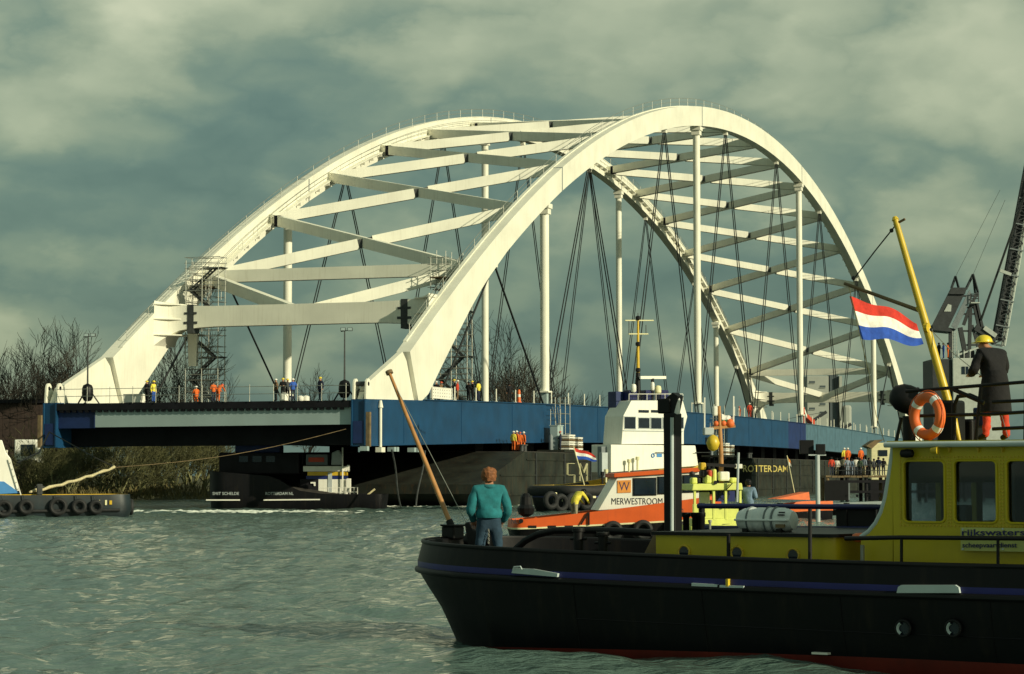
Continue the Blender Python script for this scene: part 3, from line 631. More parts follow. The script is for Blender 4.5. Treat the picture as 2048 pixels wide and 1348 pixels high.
# ------------------------------------------------------------------ things standing on the deck
def scaffold(name, label, org, rz, nx, ny, levels, bay=1.8, dep=1.3, lift=2.0, stairs=True, group='scaffold stair towers'):
    t = thing(name, label, 'scaffold', org, rz, group); H = levels * lift
    for i in range(nx + 1):
        for j in range(ny + 1):
            MB().tube([(i*bay, j*dep, 0), (i*bay, j*dep, H + 1.0)], .04, 6).build('standard', STEEL, t)
    for l in range(levels + 1):
        z = l * lift + .25; b = MB()
        for j in range(ny + 1):
            for q in (0, .5, 1.0): b.tube([(-.15, j*dep, z + q), (nx*bay + .15, j*dep, z + q)], .03, 5)
        for i in range(nx + 1):
            for q in (0, 1.0): b.tube([(i*bay, -.15, z + q), (i*bay, ny*dep + .15, z + q)], .03, 5)
        b.build('ledgers', STEEL, t)
        if l and l % 1 == 0 and stairs: MB().box(-.3 if l % 2 else bay * (nx - 1), bay if l % 2 else nx*bay + .3, .05, ny*dep - .05, z + .03, z + .09).build('platform', BSTEEL, t)
    for l in range(levels):
        z = l * lift + .25
        MB().tube([(0 if l % 2 else nx*bay, ny*dep, z), (nx*bay if l % 2 else 0, ny*dep, z + lift)], .028, 5).build('diagonal', STEEL, t)
        if stairs:
            xa, xb = (.3, nx*bay - .5) if l % 2 else (nx*bay - .5, .3); b = MB()
            for y in (.12, ny*dep * .55): b.bar((xa, y, z + .05), (xb, y, z + lift + .05), .04, .16)
            for k in range(9):
                f = (k + .5) / 9; x = xa + (xb - xa) * f; b.box(x - .14, x + .14, .12, ny*dep * .55, z + lift * f + .03, z + lift * f + .07)
            b.tube([(xa, .1, z + 1.0), (xb, .1, z + lift + 1.0)], .025, 5)
            b.build('stair_flight', BSTEEL, t)
    return t
p = on_bridge(20.6, 22.3)
sc1 = scaffold('stair_scaffold', 'steel scaffold stair tower under the end of the portal beam', BR.world((21.0, 26.0, 0)) + Vector((0, 0, p.z)), BR.rz - math.pi / 2, 2, 1, 6, 1.6, 1.4)
MB().add([(.35, -.1, 3.5), (1.1, -.1, 3.5), (1.2, -.1, 6.4), (.25, -.1, 6.6), (.4, .3, 3.5), (1.1, .3, 3.5), (1.2, .3, 6.4), (.3, .3, 6.6)], [(0,1,2,3),(7,6,5,4),(0,4,5,1),(1,5,6,2),(2,6,7,3),(3,7,4,0)]).build('tarpaulin', WHITE, sc1)
scaffold('stair_scaffold', 'tall scaffold stair tower half hidden behind the near white arch', BR.world((27.5, 4.6, 0)) + Vector((0, 0, p.z)), BR.rz - math.pi / 2, 2, 1, 5, 1.5, 1.3)
def arch_platform(u, v, label, w=3.2, inside=1):
    z = top(u) - 1.5; t = thing('arch_scaffold', label, 'scaffold', BR.world((u, v, z)), BR.rz, 'small scaffolds hung on the arches')
    b = MB()
    for x in np.linspace(-w/2, w/2, 4):
        for y in (-.7, .7): b.tube([(x, y, -1.1), (x, y, 2.1 + .4 * math.sin(x * 7 + y))], .035, 5)
    b.build('standards', STEEL, t); b = MB()
    for z in (-.9, 0, .55, 1.1, 1.7):
        for y in (-.7, .7): b.tube([(-w/2 - .4, y, z), (w/2 + .4, y, z)], .03, 5)
        for x in (-w/2, w/2): b.tube([(x, -1.0, z), (x, 1.0, z)], .03, 5)
    b.build('ledgers', STEEL, t); MB().box(-w/2 - .3, w/2 + .3, -.7, .7, -.08, .0).build('boards', TIMBER, t)
    MB().tube([(-w/2, -.7, -.9), (0, -.7, 1.1)], .03, 5).tube([(0, -.7, -.9), (w/2, -.7, 1.1)], .03, 5).build('diagonals', STEEL, t); return t
arch_platform(25.4, W - .9, 'scaffold cage at the foot of the upper strut beside the stair tower'); arch_platform(25.6, GW + 1.6, 'scaffold cage where the upper strut meets the near arch', 4.4)
def light_mast(px, label):
    r = ray(px, 790); d = AX.dot(BR.world((1.0, 0, 0))) / AX.dot(Vector((r.x, r.y, 0))); P = r * d; z = ZT - .075
    t = thing('light_mast', label, 'floodlight mast', (P.x, P.y, z), 0, 'floodlight masts on the deck edge')
    MB().lathe([(.10,.2),(.30,.25),(.44,.5),(.47,.9),(.44,1.3),(.36,1.5),(.12,1.62),(.06,1.66)], n=16).build('drum', BLACKM, t, smooth=True)
    for a in (.5, 2.6, 4.7): MB().bar((math.cos(a)*.35, math.sin(a)*.35, .9), (math.cos(a)*1.0, math.sin(a)*1.0, .02), .09, .09).box(math.cos(a)*1.0-.1, math.cos(a)*1.0+.1, math.sin(a)*1.0-.1, math.sin(a)*1.0+.1, 0, .05).build('leg', BLACKM, t)
    MB().tube([(0,0,1.6),(0,0,3.6),(0,0,5.6)], [.075,.06,.05], 8).build('pole', BSTEEL, t)
    for k, (x, rz) in enumerate(((-.12, .4), (.42, -.5))):
        l = MB().box(x-.2, x+.2, -.16, .14, 5.45, 5.72).build('floodlight', BSTEEL, t, bevel=.03); MB().box(x-.16, x+.16, -.175, -.162, 5.48, 5.69).build('lens', PLATE, l)
    MB().tube([(-.3,0,5.4),(.55,0,5.55)], .03, 6).build('crossarm', BSTEEL, t); return t
light_mast(175, 'floodlight mast on a black drum in front of the sloping arch root'); light_mast(689, 'floodlight mast on a black drum beside the lifting lugs')
def deck_box(px0, px1, u, v, h, name, label, cat, m, w=.5):
    if u is not None:
        r = ray((px0 + px1) / 2, 795); d = AX.dot(BR.world((u, 0, 0))) / AX.dot(Vector((r.x, r.y, 0))); P = r * d; rz = BR.rz - math.pi/2; ln = (px1 - px0) / 24.6; z = ZT - .075
    else: u = BR.S((px0 + px1) / 2, v, 800); P = BR.world((u, v, 0)); rz = BR.rz; ln = BR.S(px1, v, 800) - BR.S(px0, v, 800); z = ZT + camb(u) + .08 if v < GW else ZT + camb(u) - .075
    t = thing(name, label, cat, (P.x, P.y, z), rz)
    MB().box(-ln/2, ln/2, -w/2, w/2, .08, h).build('panel', m, t, bevel=.02)
    MB().box(-ln/2+.1, -ln/2+.25, -w/2-.06, w/2+.06, 0, .08).box(ln/2-.25, ln/2-.1, -w/2-.06, w/2+.06, 0, .08).build('foot', BSTEEL, t)
    MB().box(-ln/2-.02, ln/2+.02, -w/2-.02, w/2+.02, h, h+.05).build('lid', m, t); return t, ln, w, h
deck_box(250, 288, 2.0, None, .72, 'storage_chest', 'low white chest on the deck beside a yellow jacketed person', 'chest', WHITE2, .9)
t, ln, w_, h_ = deck_box(863, 904, None, .35, 1.0, 'perforated_board', 'white board with rows of dark dots on the blue girder', 'board', WHITE2, .12)
for r_ in range(3):
    b = MB()
    for k in range(9): b.lathe([(.05, -w_/2 - .012), (.05, -w_/2 - .003)], (-ln/2 + .3 + k * (ln - .6) / 8, 0, .3 + r_ * .27), 6, 'y')
    b.build('dot_row', BSTEEL, t)
def bucket(px, u, label, m, r=.3, h=.5):
    rr = ray(px, 795); d = AX.dot(BR.world((u, 0, 0))) / AX.dot(Vector((rr.x, rr.y, 0))); P = rr * d
    o = MB().lathe([(r*.8,0),(r,.05),(r,h*.85),(r*.7,h),(r*.3,h+.04)], n=12).build('drum', m, smooth=True); o.location = (P.x, P.y, ZT - .075); return tag(o, label, 'drum', 'drums by the deck edge')
bucket(568, .5, 'squat white drum at the feet of the tight group', WHITE2, .36, .62); bucket(601, .9, 'small white drum beside the blue jacketed man', WHITE2, .25, .4); bucket(612, 1.3, 'white drum standing apart from the tight group', WHITE2, .28, .42)
pp = BR.world((BR.S(1038, .4, 800), .4, 0)); pp.z = ZT + camb(40) + .08
t = thing('marker_cone', 'pale orange marker post on the girder between columns', 'cone', pp, 0)
MB().lathe([(.26,0),(.26,.05),(.17,.06),(.13,1.1),(.05,1.2)], n=12).build('cone', ORANGE2, t, smooth=True); MB().lathe([(.157,.5),(.145,.75)], n=12).build('band', WHITE2, t)
uu = BR.S(1612, .5, 840); q = BR.world((uu, .5, 0)); zz = ZT + camb(uu) + .08
t = thing('loading_arm', 'red and white slanting loading arm on the far girder', 'loading arm', (q.x, q.y, zz), BR.rz)
MB().bar((-2.6, 0, 2.2), (-.3, 0, 1.0), .5, .45).build('white_jib', WHITE2, t); MB().bar((-.4, 0, 1.1), (3.8, 0, .35), .7, .6).box(3.6, 4.4, -.4, .4, 0, .7).box(-2.8, -2.3, -.3, .3, 0, 2.3).build('red_jib', RED, t)
# deck work baskets: ladder scaffold hung over the near girder, stacks of timber on brackets
def hung_scaffold(px, label, stack_label, crate_label):
    u = BR.S(px, -.8, 830); z0 = 4.75
    t = thing('hung_scaffold', label, 'scaffold', BR.world((u, -1.0, z0)), BR.rz, 'scaffold ladders hung over the near girder'); H = 5.4
    for x in (0, 1.5, 3.0):
        for y in (-.5, .5): MB().tube([(x, y, .35), (x, y, H - (1.2 if x == 0 else 0))], .035, 5).build('standard', STEEL, t)
    for k in range(1, 6):
        b = MB()
        for y in (-.5, .5): b.tube([(1.5 if k < 4 else 0, y, k * .95), (3.0, y, k * .95)], .028, 5)
        for x in (1.5, 3): b.tube([(x, -.5, k * .95), (x, .5, k * .95)], .028, 5)
        b.build('rung_frame', STEEL, t)
    MB().tube([(-1, 0, 4.4), (0, -.4, 1.6)], .035, 5).tube([(.6, 0, 4.4), (.2, -.4, 1.6)], .035, 5).build('braces', STEEL, t)
    q = MB().box(-3.2, 4.6, -1.9, .8, .08, .3).build('platform', RUST, t); b = MB()
    for x in (-1.0, 1.2, 3.4): b.prism([(x - .1, .07), (x + .1, .07), (x + .1, -1.3), (x - .1, -1.3)], .3, .5)
    for x in (-1.0, 3.4): b.bar((x, -1.7, .0), (x, .5, -1.6), .12, .12)
    b.build('bracket', BSTEEL, q)
    t2 = thing('timber_stack', stack_label, 'timber stack', BR.world((u, -2.2, z0 + .3)), BR.rz, 'timber stacks on the scaffold platforms')
    for s, (x0, n, ln) in enumerate(((-.9, 7, 1.9), (2.0, 6, 1.5))):
        for k in range(n):
            o = MB().box(x0 + .05 * math.sin(k * 3 + s), x0 + ln, -.45, .5, k * .21 + .06, k * .21 + .2).box(x0 + .2, x0 + .32, -.4, .45, k * .21, k * .21 + .06).box(x0 + ln - .35, x0 + ln - .2, -.4, .45, k * .21, k * .21 + .06).build('timber_layer', TIMBER if k % 3 == 1 else WHITE2, t2)
    t3 = thing('gas_crate', crate_label, 'crate', BR.world((u - .3, -1.05, z0 + .3)), BR.rz, 'pale crates behind the timber stacks')
    MB().box(-.4, 1.3, -.4, .4, 0, 2.3).build('body', PLATE, t3, bevel=.04); MB().box(-.45, 1.35, -.45, .45, 2.3, 2.38).build('lid', PLATE, t3)
    MB().lathe([(.2, .0), (.2, 1.3), (.08, 1.5)], (-1.3, 0, 0), 10).build('gas_bottle', GREYD, t3, smooth=True)
    return u
ub = hung_scaffold(1107, 'scaffold ladder hung over the blue girder beside the first column', 'stack of white edged timber under the scaffold ladder', 'pale crate with gas bottle behind the white edged timber')
hung_scaffold(1425, 'scaffold hung on the girder behind the orange wooden mast', 'stack of white edged timber behind the yellow ball', 'pale crate behind the yellow ball')
person(BR.world((ub - 1.3, -1.9, 5.05)), 1.5, 'worker in navy and orange beside the white edged timber', 'navy', 'navy', 'hold', ('helmet','red'))
GP = 'workers on the near pontoon edge'
for px, lb, j, hh in ((1027, 'worker in yellow jacket at the end of an orange row on the pontoon', 'yellow', 1.75), (1033, 'orange dressed worker next to the yellow jacket on the pontoon', 'orange', 1.8), (1040, 'orange dressed worker in the middle of the row on the pontoon', 'orange', 1.7), (1047, 'orange dressed worker at the bare end of the row on the pontoon', 'orange', 1.75)):
    u = BR.S(px, -1.8, 900); person(BR.world((u, -1.8, 4.83)), RN - 1.6 + random.uniform(-.6, .6), lb, j, 'orange', 'stand', ('helmet', 'white' if px % 2 else 'red'), h=hh, group=GP)
# ================================================================== pontoons
def pontoon(name, label, u0, u1, v0, v1, zt, rake, group):
    t = BR.root(name, label, 'pontoon', group); b = MB()
    side = [(u0, zt - .9), (u0 + .4, zt), (u1 - .4, zt), (u1, zt - .9), (u1, -.5), (u0 + rake, -.5), (u0 + rake * .35, .7)] if not rake else [(u0 + rake, zt), (u1, zt), (u1, -.6), (u0 + rake * .25, -.6), (u0, 1.1), (u0 + .2, 1.9)]
    h = b.prism(side, v0, v1).build('hull', RUST, t)
    for z in (.9, 2.6, 4.0):
        us_ = u0 + (rake if z > 3.9 else rake * .4 if z > 1 else 1); MB().box(us_ + .5, u1 - .1, v0 - .09, v0 - .004, z, z + .14).build('rubbing_strake', RUST, h)
    for u in np.arange(u0 + rake + 3, u1 - 1, 8.5): MB().box(u, u + .2, v0 - .14, v0 - .004, .3, zt - .1).build('fender_rib', BSTEEL, h)
    MB().box(u0 + rake + .1, u1 - .1, v0 + .1, v1 - .1, zt, zt + .05).build('deck', DECKM, t)
    for u in np.arange(u0 + rake + 5, u1 - 4, 7.5):
        for v in (3.5, 12, 16): MB().box(u, u + 2.2, v, v + 2.0, zt + .052, 7.6).build('support_frame', DARK, t)
    for u in (u0 + rake + 1, u1 - 2.4): MB().lathe([(.2,0),(.2,.5),(.3,.52),(.3,.62)], (u, v0 + .6, zt + .05), 10).lathe([(.2,0),(.2,.5),(.3,.52),(.3,.62)], (u + .9, v0 + .6, zt + .05), 10).build('bollard', BSTEEL, t)
    return t
PA = pontoon('pontoon', 'dark rust streaked pontoon with raked end under the near half of the bridge', 18, 92, -2.9, 20, 4.75, 12, 'pontoons under the bridge')
PB = pontoon('pontoon', 'dark pontoon lettered in yellow under the far half of the bridge', 118, 196, -3.2, 29, 4.75, 0, 'pontoons under the bridge')
CREAM = mat('cream lettering', (.72, .68, .40), .6); YLET = mat('yellow lettering', (.55, .45, .12), .6)
PF = Frame(0, xy=tuple((BR.o + TX * -2.99).xy)); PF.e = AX; PF.n = TX; PF.rz = BR.rz
rt = PA
def letter_bars(bars, m, name, off):
    b = MB()
    for (x0, y0, x1, y1) in bars:
        a = BR.L(x0, y0, off); c = BR.L(x1, y1, off); b.bar(a, c, .03, .26, up=(0, 1, 0))
    return b.build(name, m, PA)
letter_bars([(1134, 927, 1147, 927), (1134, 927, 1134, 950), (1134, 950, 1148, 950), (1148, 950, 1148, 973), (1148, 973, 1134, 973)], CREAM, 'letter_s', -2.93)
letter_bars([(1159, 962, 1159, 927), (1159, 927, 1166, 946), (1166, 946, 1173, 927), (1173, 927, 1173, 962)], CREAM, 'letter_m', -2.93)
text(BR, PB, 'lettering', YLET, 'ROTTERDAM', 1486, 931, 1575, 944, -3.22, .01)
for k, px in enumerate((771, 838)):               # mooring chains hanging at the dark pontoon
    u = BR.S(px, -2.9, 960); o = MB().tube([BR.world((u + .6 * math.sin(i * .5) * .3 - i * .16 * (1 if k == 0 else -1) * -1, -3.4, 4.6 - i * .36)) for i in range(13)], .07, 6).build('mooring_chain', BSTEEL, smooth=True)
    tag(o, ('slack chain hanging by the white downpipe into the water' if k == 0 else 'slack chain hanging at the raked pontoon end'), 'chain', 'mooring chains')
# ================================================================== towing tug at the bank side
F = Frame(150, 1034, -15)
T = F.root('harbour_tug', 'dark tug hung with tyres, its white and blue house lit by the sun', 'tug')
st = F.S(262, 1.5)
hull('hull', T, [TUGDARK, OCHRE, DECKM], -14, st - 1.6, 2.9, [(-.5, 2.2, 2.5, 1.2, 0, 0), (0, 2.6, 2.8, 1.5, 0, 0), (.45, 2.9, 2.9, 1.65, 0, 0), (1.0, 3.1, 2.9, 1.6, 0, .6), (1.42, 3.2, 2.85, 1.55, 0, 1)], .6, lambda k: 1.3 * max(0, k - .35) ** 2 + .12 * max(0, .25 - k))
for px, py, r in ((8, 1017, .42), (52, 1014, .36), (116, 1013, .46), (158, 1013, .36), (192, 1014, .34)):
    c = F.L(px, py, -.22); tyre(T, 'tyre', c, r, .15)
    pipe(F, T, 'tyre_rope', BSTEEL, [(px - 6, 990, -.1), (px - 2, 1000, -.25), (px, py - 8, -.3)], .035, 6)
c = F.L(262, 1014, 2.4); tyre(T, 'tyre', c, .40, .15, 'x')
MB().tube([F.L(5, 1023, -.06), F.L(240, 1020, -.06)], .10, 8).build('rubbing_strake', RUBBER, T)
rect(F, T, 'towing_bitt', BSTEEL, 74, 968, 85, 990, 2.2, 2.6, .05); MB().bar(F.L(70, 974, 2.4), F.L(89, 974, 2.4), .12, .12).build('bitt_bar', BSTEEL, T)
poly(F, T, 'house_side', WHITE2, [(-90, 880), (4, 880), (12, 905), (22, 918), (38, 982), (-90, 986)], .5, 4.6, .04)
poly(F, T, 'blue_band', TUGLBLUE, [(-90, 960), (8, 963), (40, 986), (-90, 992)], .42, .49)
MB().bar(F.L(20, 917, .3), F.L(42, 990, .3), .06, .06).bar(F.L(20, 917, 1.0), F.L(42, 990, 1.0), .06, .06).build('ladder_stringer', WHITE2, T)
for k in range(5): y = 925 + k * 13; x = 22.5 + k * 3.9; MB().tube([F.L(x, y, .3), F.L(x, y, 1.0)], .025, 5).build('ladder_rung', WHITE2, T)
b = MB()
for x in (5, 9, 14): b.tube([F.L(x, 900, .6), F.L(x, 930, .6)], .035, 5)
for y in (902, 912, 924): b.tube([F.L(0, y, .6), F.L(16, y, .6)], .03, 5)
b.build('rail', WHITE2, T)
text(F, T, 'draught_mark', CREAM, '11', 196, 1000, 214, 1010, -.06, .02)
rect(F, T, 'hull_plate', OCHRE, 219, 1001, 224, 1009, -.05, -.01)
for px in (95, 108, 118, 137, 160, 172, 205): MB().lathe([(.16, 0), (.2, .3), (.14, .6)], (F.S(px, 4.6), 4.6, .6), 8).build('deck_drum', OCHRE if px % 3 else WHITE2, T)
a = F.world(F.L(60, 984, 2.4)); m1 = at_depth(228, 935, 170); e2 = at_depth(692, 858, 184)
tow = MB().tube([a.lerp(m1, k / 14) + Vector((0, 0, -.12 * math.sin(k / 14 * math.pi) + .05 * math.sin(k * 2.3))) for k in range(15)], [.07 + .05 * abs(math.sin(k * 1.7)) for k in range(15)], 8).build('towing_hawser', ROPE, smooth=True)
tag(tow, 'thick cream hawser rising from the tug stern', 'rope')
o = MB().tube([m1.lerp(e2, k / 12) + Vector((0, 0, -.5 * math.sin(k / 12 * math.pi))) for k in range(13)], .02, 6).build('towing_line', TIMBER); tag(o, 'thin tow line running from the thick hawser to the bridge girder', 'rope')
b = MB().tube([BR.world((-.3, W + .5, 6.2)), at_depth(78, 905, 186), at_depth(35, 925, 182)], .07, 6).tube([BR.world((-.3, W + .5, 6.2)), at_depth(190, 915, 190), at_depth(232, 935, 192)], .05, 6); tag(b.build('mooring_wire', CABLE), 'black mooring wires looped round the blue girder end', 'wire')
# ================================================================== dark tug under the bridge end
F = Frame(520, 1018, 0)
T = F.root('black_tug', 'black tug with a pale deckhouse in the shade under the bridge', 'tug')
hull('hull', T, [BLACK, DARK, DECKM], F.S(452), F.S(748), 3.0, [(-.5, 1.2, 2.6, .7, 0, 0), (0, 1.5, 2.9, .8, 0, 0), (.7, 1.6, 3.0, .9, 0, .3), (1.15, 1.65, 3.0, .95, 0, 1)], .7, lambda k: float(np.interp(k, [0, .35, .5, .62, 1], [0, .05, .35, 1.45, 1.9])))
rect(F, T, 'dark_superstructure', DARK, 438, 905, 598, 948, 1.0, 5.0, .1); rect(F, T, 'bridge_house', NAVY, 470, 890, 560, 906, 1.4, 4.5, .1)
for x in (478, 505, 532): rect(F, T, 'window', GLASS, x, 912, x + 18, 924, .93, .99)
MB().bar(F.L(412, 1000, -.06), F.L(480, 1000, -.06), .03, .10).build('hull_line', WHITE2, T); MB().bar(F.L(527, 1000, -.06), F.L(640, 999, -.06), .03, .10).build('hull_line', WHITE2, T)
text(F, T, 'name_lettering', GREY, 'SMIT SCHELDE', 425, 984, 478, 990, -.04, .01); text(F, T, 'port_lettering', GREY, 'ROTTERDAM NL', 531, 984, 587, 990, -.04, .01)
H = rect(F, T, 'deckhouse_top', WHITE2, 606, 932, 694, 943, .9, 4.6, .05)
rect(F, T, 'ochre_band', OCHRE, 615, 943.5, 690, 951, 1.0, 4.4); rect(F, T, 'blue_band', TUGBLUE, 612, 951.5, 690, 958, 1.0, 4.4)
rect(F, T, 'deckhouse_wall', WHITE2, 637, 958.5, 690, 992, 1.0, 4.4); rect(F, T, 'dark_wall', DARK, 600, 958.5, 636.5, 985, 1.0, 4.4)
rect(F, T, 'door', GREY, 656, 945, 664, 985, .95, .99); rect(F, T, 'post', WHITE2, 694, 930, 699, 941, .9, 1.2); rect(F, T, 'locker', WHITE2, 693, 957, 701, 985, .8, 1.6, .03)
MB().tube([F.L(685, 895, .8), F.L(685, 985, .8)], .06, 8).build('mast', WHITE2, T)
b = MB()
for x in (640, 648, 656, 664, 672, 680, 690, 700, 708, 715): b.tube([F.L(x, 976, .3), F.L(x, 996, .3)], .025, 5)
for y in (976, 985): b.tube([F.L(640, y, .3), F.L(716, y - 1, .3)], .025, 5)
b.build('handrail', WHITE2, T)
poly(F, T, 'white_sign', WHITE2, [(621, 964), (631, 964), (631, 972), (628, 972), (627, 967), (621, 967)], .9, .99)
rect(F, T, 'upper_frame', GREYD, 612, 909, 655, 930, 1.6, 3.6); rect(F, T, 'red_locker', RED, 617, 915, 648, 924, 1.52, 1.59); poly(F, T, 'funnel', GREY, [(662, 930), (664, 905), (676, 900), (684, 912), (682, 930)], 1.5, 3.2, .05)
MB().bar(F.L(735, 990, .6), F.L(750, 978, .6), .14, .14).build('towing_hook', ROPE, T)
# ================================================================== white tug
F = Frame(1180, 1022, -38)
T = F.root('white_tug', 'white tug with yellow and blue banded hull and tall ochre mast', 'tug')
_, rg_ = hull('hull', T, [BLACKM, TUGBLUE, OCHRE, DECKM], F.S(1372, 0, 950), F.S(1092, 2.4) + 1.9, 2.5, [(-.5, 1.6, 2.2, 1.0, 0, 0), (0, 2.0, 2.4, 1.4, 0, 0), (.55, 2.2, 2.5, 1.6, 0, .25), (1.0, 2.4, 2.55, 1.7, 1, .8), (1.5, 2.5, 2.55, 1.7, 2, 1), (1.92, 2.6, 2.55, 1.65, 2, 1)], 1.1, lambda k: 2.1 * max(0, k - .15) ** 1.5, inner=2, deckm=3)
nq = len(rg_[3]); stern_pts = [rg_[4][i % nq] for i in range(49 - 5, 49 + 22)]
MB().tube(stern_pts, .40, 10).build('stern_fender', RUBBER, T, smooth=True)
for px, py in ((1102, 1001), (1122, 1006), (1146, 1004), (1172, 1002)): tyre(T, 'tyre', F.L(px, py, -.35), .5, .2)
for px, py in ((1108, 985), (1125, 999), (1148, 985), (1186, 992)): rect(F, T, 'draught_plate', CREAM, px, py, px + 6, py + 4, -.12, -.06)
poly(F, T, 'lower_house', WHITE2, [(1222, 889), (1391, 891), (1397, 932), (1222, 945)], .7, 3.0, .05)
Wh = poly(F, T, 'wheelhouse', WHITE2, [(1263, 801), (1366, 801), (1375, 833), (1368, 862), (1368, 888.5), (1243, 888.5), (1245, 862), (1247, 832)], 1.0, 3.2, .05)
for x0, x1, y0, y1 in ((1250, 1271, 834, 857), (1278, 1299, 836, 856), (1303, 1323, 836, 857), (1327, 1347, 836, 857), (1352, 1367, 835, 856)):
    w = rect(F, Wh, 'window', GLASS, x0, y0, x1, y1, .93, .985); rect(F, w, 'frame', GREY, x0 - 1.5, y0 - 1.5, x1 + 1.5, y1 + 1.5, .96, .995)
for x0 in (1278, 1303): rect(F, Wh, 'skylight', GLASS, x0, 820, x0 + 20, 825, .94, .99)
rect(F, T, 'house_line', GREY, 1247, 861, 1366, 863, .94, .99)
rect(F, T, 'shaded_aft_house', GREYD, 1203, 893, 1222, 955, 1.2, 1.7, .05); rect(F, T, 'winch_house', GREY, 1204, 905, 1216, 950, .8, 1.15, .03)  # grey of the aft part is the white house's shaded side, put into colour
b = MB()
for x in (1258, 1276, 1294, 1312, 1330, 1348, 1366): b.tube([F.L(x, 800, 1.1), F.L(x, 788, 1.1)], .025, 5)
b.tube([F.L(1258, 788, 1.1), F.L(1366, 788, 1.1)], .025, 5); b.build('roof_rail', WHITE2, T)
M = MB().tube([F.L(1276, 800, 2), F.L(1276, 745, 2)], [.24, .18], 10).build('mast', BLACKM, T, smooth=True); MB().tube([F.L(1276, 745, 2), F.L(1276, 640, 2)], [.14, .08], 10).build('upper_mast', OCHRE, M, smooth=True)
for y, x0, x1 in ((641, 1250, 1307), (668, 1257, 1296)): MB().tube([F.L(x0, y, 2), F.L(x1, y, 2)], .05, 6).build('crosstree', CREAM, M)
for x, y0, y1 in ((1258, 668, 641), (1292, 668, 650), (1276, 640, 626)): MB().tube([F.L(x, y0, 2), F.L(x, y1, 2)], .035, 6).build('aerial', BSTEEL, M)
for y in (640, 692, 744): MB().lathe([(.12, 0), (.2, .05), (.2, .25), (.1, .32)], F.L(1276, y, 1.9), 10).build('mast_lamp', BLACKM, M)
MB().bar(F.L(1280, 755, 1.6), F.L(1331, 755, 1.6), .16, .22).build('radar_scanner', WHITE2, T); MB().tube([F.L(1305, 757, 1.6), F.L(1305, 800, 1.6)], .12, 8).build('radar_post', BLACKM, T)
for x, y, m, r in ((1267, 772, WHITE2, .22), (1316, 775, CREAM, .26), (1305, 768, WHITE2, .16)):
    MB().lathe([(r*.6, -.1), (r, 0), (r, .35), (r*.8, .5), (r*.2, .55)], F.L(x, y + 10, 1.5), 12).build('dome', m, T, smooth=True)
for x in (1267, 1300, 1330): rect(F, T, 'roof_locker', PIPEB, x - 8, 780, x + 8, 800, 1.6, 2.4, .08)
for x, y in ((1212, 945), (1275, 920), (1258, 925), (1205, 950)): MB().tube([F.L(x, y + 20, .3), F.L(x, y, .3)], .08, 8).lathe([(.16, 0), (.16, .25)], F.L(x, y, .3), 8).build('deck_post', CREAM if x > 1210 else BLACKM, T)
MB().torus(F.L(1306, 911, .66), .14, .04, 14, 6).build('house_mark', TUGLBLUE, T); rect(F, T, 'house_mark', TUGLBLUE, 1314, 907, 1324, 914, .66, .69)
for x in (1320, 1400): pipe(F, T, 'awning_rail', BSTEEL, [(x - 10, 905, .5), (x + 20, 905, .5)], .03, 6)
rect(F, T, 'exhaust_stack', NAVY, 1232, 783, 1254, 832, 2.4, 3.4, .08)
fl = F.world(F.L(1170, 975, 1.4)); tp = F.world(F.L(1147, 893, 1.4))
def flag(name, label, cols, hoist_top, hoist_bot, fly, wav, cat='flag', n=16, par=None):
    """cloth with real folds; stripes are parts"""
    t = thing(name, label, cat, hoist_bot)
    for k, c in enumerate(cols):
        b = MB(); vs = []; ns = 4
        for i in range(n + 1):
            f = i / n
            for j in range(ns + 1):
                q = (k + j / ns) / len(cols); p = hoist_top.lerp(hoist_bot, q) + fly * f
                d = wav * f ** .7 * math.sin(f * 9 + q * 2.2) + wav * .5 * f * math.sin(f * 17 + q * 5)
                p = hoist_top.lerp(hoist_bot, q * (1 - .38 * f) + .10 * f) + fly * f
                p = p + Vector((.25 * d, d, -.07 * fly.length * f * f * (1 - .3 * q) + .42 * wav * f ** .5 * math.sin(f * 8.5 + q * 2.0 + 2.5))) - Vector(hoist_bot); vs.append(p)
        fs = [(i*(ns+1)+j, i*(ns+1)+j+1, (i+1)*(ns+1)+j+1, (i+1)*(ns+1)+j) for i in range(n) for j in range(ns)]
        b.add(vs, fs).build('stripe', c, t, smooth=True)
    return t
FR = cloth('flag red', (.55, .035, .02)); FW = cloth('flag white', (.80, .78, .72)); FB = cloth('flag blue', (.02, .08, .42))
o = MB().tube([fl, tp], .04, 6).build('ensign_staff', CREAM); tag(o, 'slanting ensign staff at the stern of the white tug', 'flagpole')
d = (fl - tp).normalized(); flag('ensign', 'small red white blue ensign on the stern staff of the white tug', (FR, FW, FB), tp + d * .1, tp + d * 1.0, Vector((1.6, .5, -.35)), .14)
# ================================================================== orange launch
F = Frame(1200, 1083, -6)
T = F.root('orange_launch', 'orange launch with white cabin and lettered side behind the dark hull', 'launch')
hull('hull', T, [BLACK, CREAM, ORANGE, DECKM], F.S(1400, 0), F.S(1010, 1.2) + .8, 1.35, [(-.3, .8, 1.1, .4, 0, 0), (0, .9, 1.2, .5, 0, 0), (.46, 1.0, 1.33, .62, 0, .4), (.48, 1.05, 1.36, .64, 1, .4), (.54, 1.05, 1.36, .64, 1, .4), (.545, 1.05, 1.35, .63, 2, .4), (.86, 1.1, 1.35, .6, 2, 1)], .55, lambda k: 1.0 * k ** 1.15, inner=2, deckm=3)
for px, py in ((1226, 1062), (1286, 1060), (1350, 1058)): tyre(T, 'tyre', F.L(px, py, -.14), .30, .11)
for px in (1057, 1096, 1130): rect(F, T, 'freeing_port', BLACKM, px, 1051, px + 16, 1056, -.03, -.005)
Cb = poly(F, T, 'cabin', WHITE2, [(1235, 955), (1398, 944), (1398, 1006), (1196, 1021)], .25, 2.45, .02)
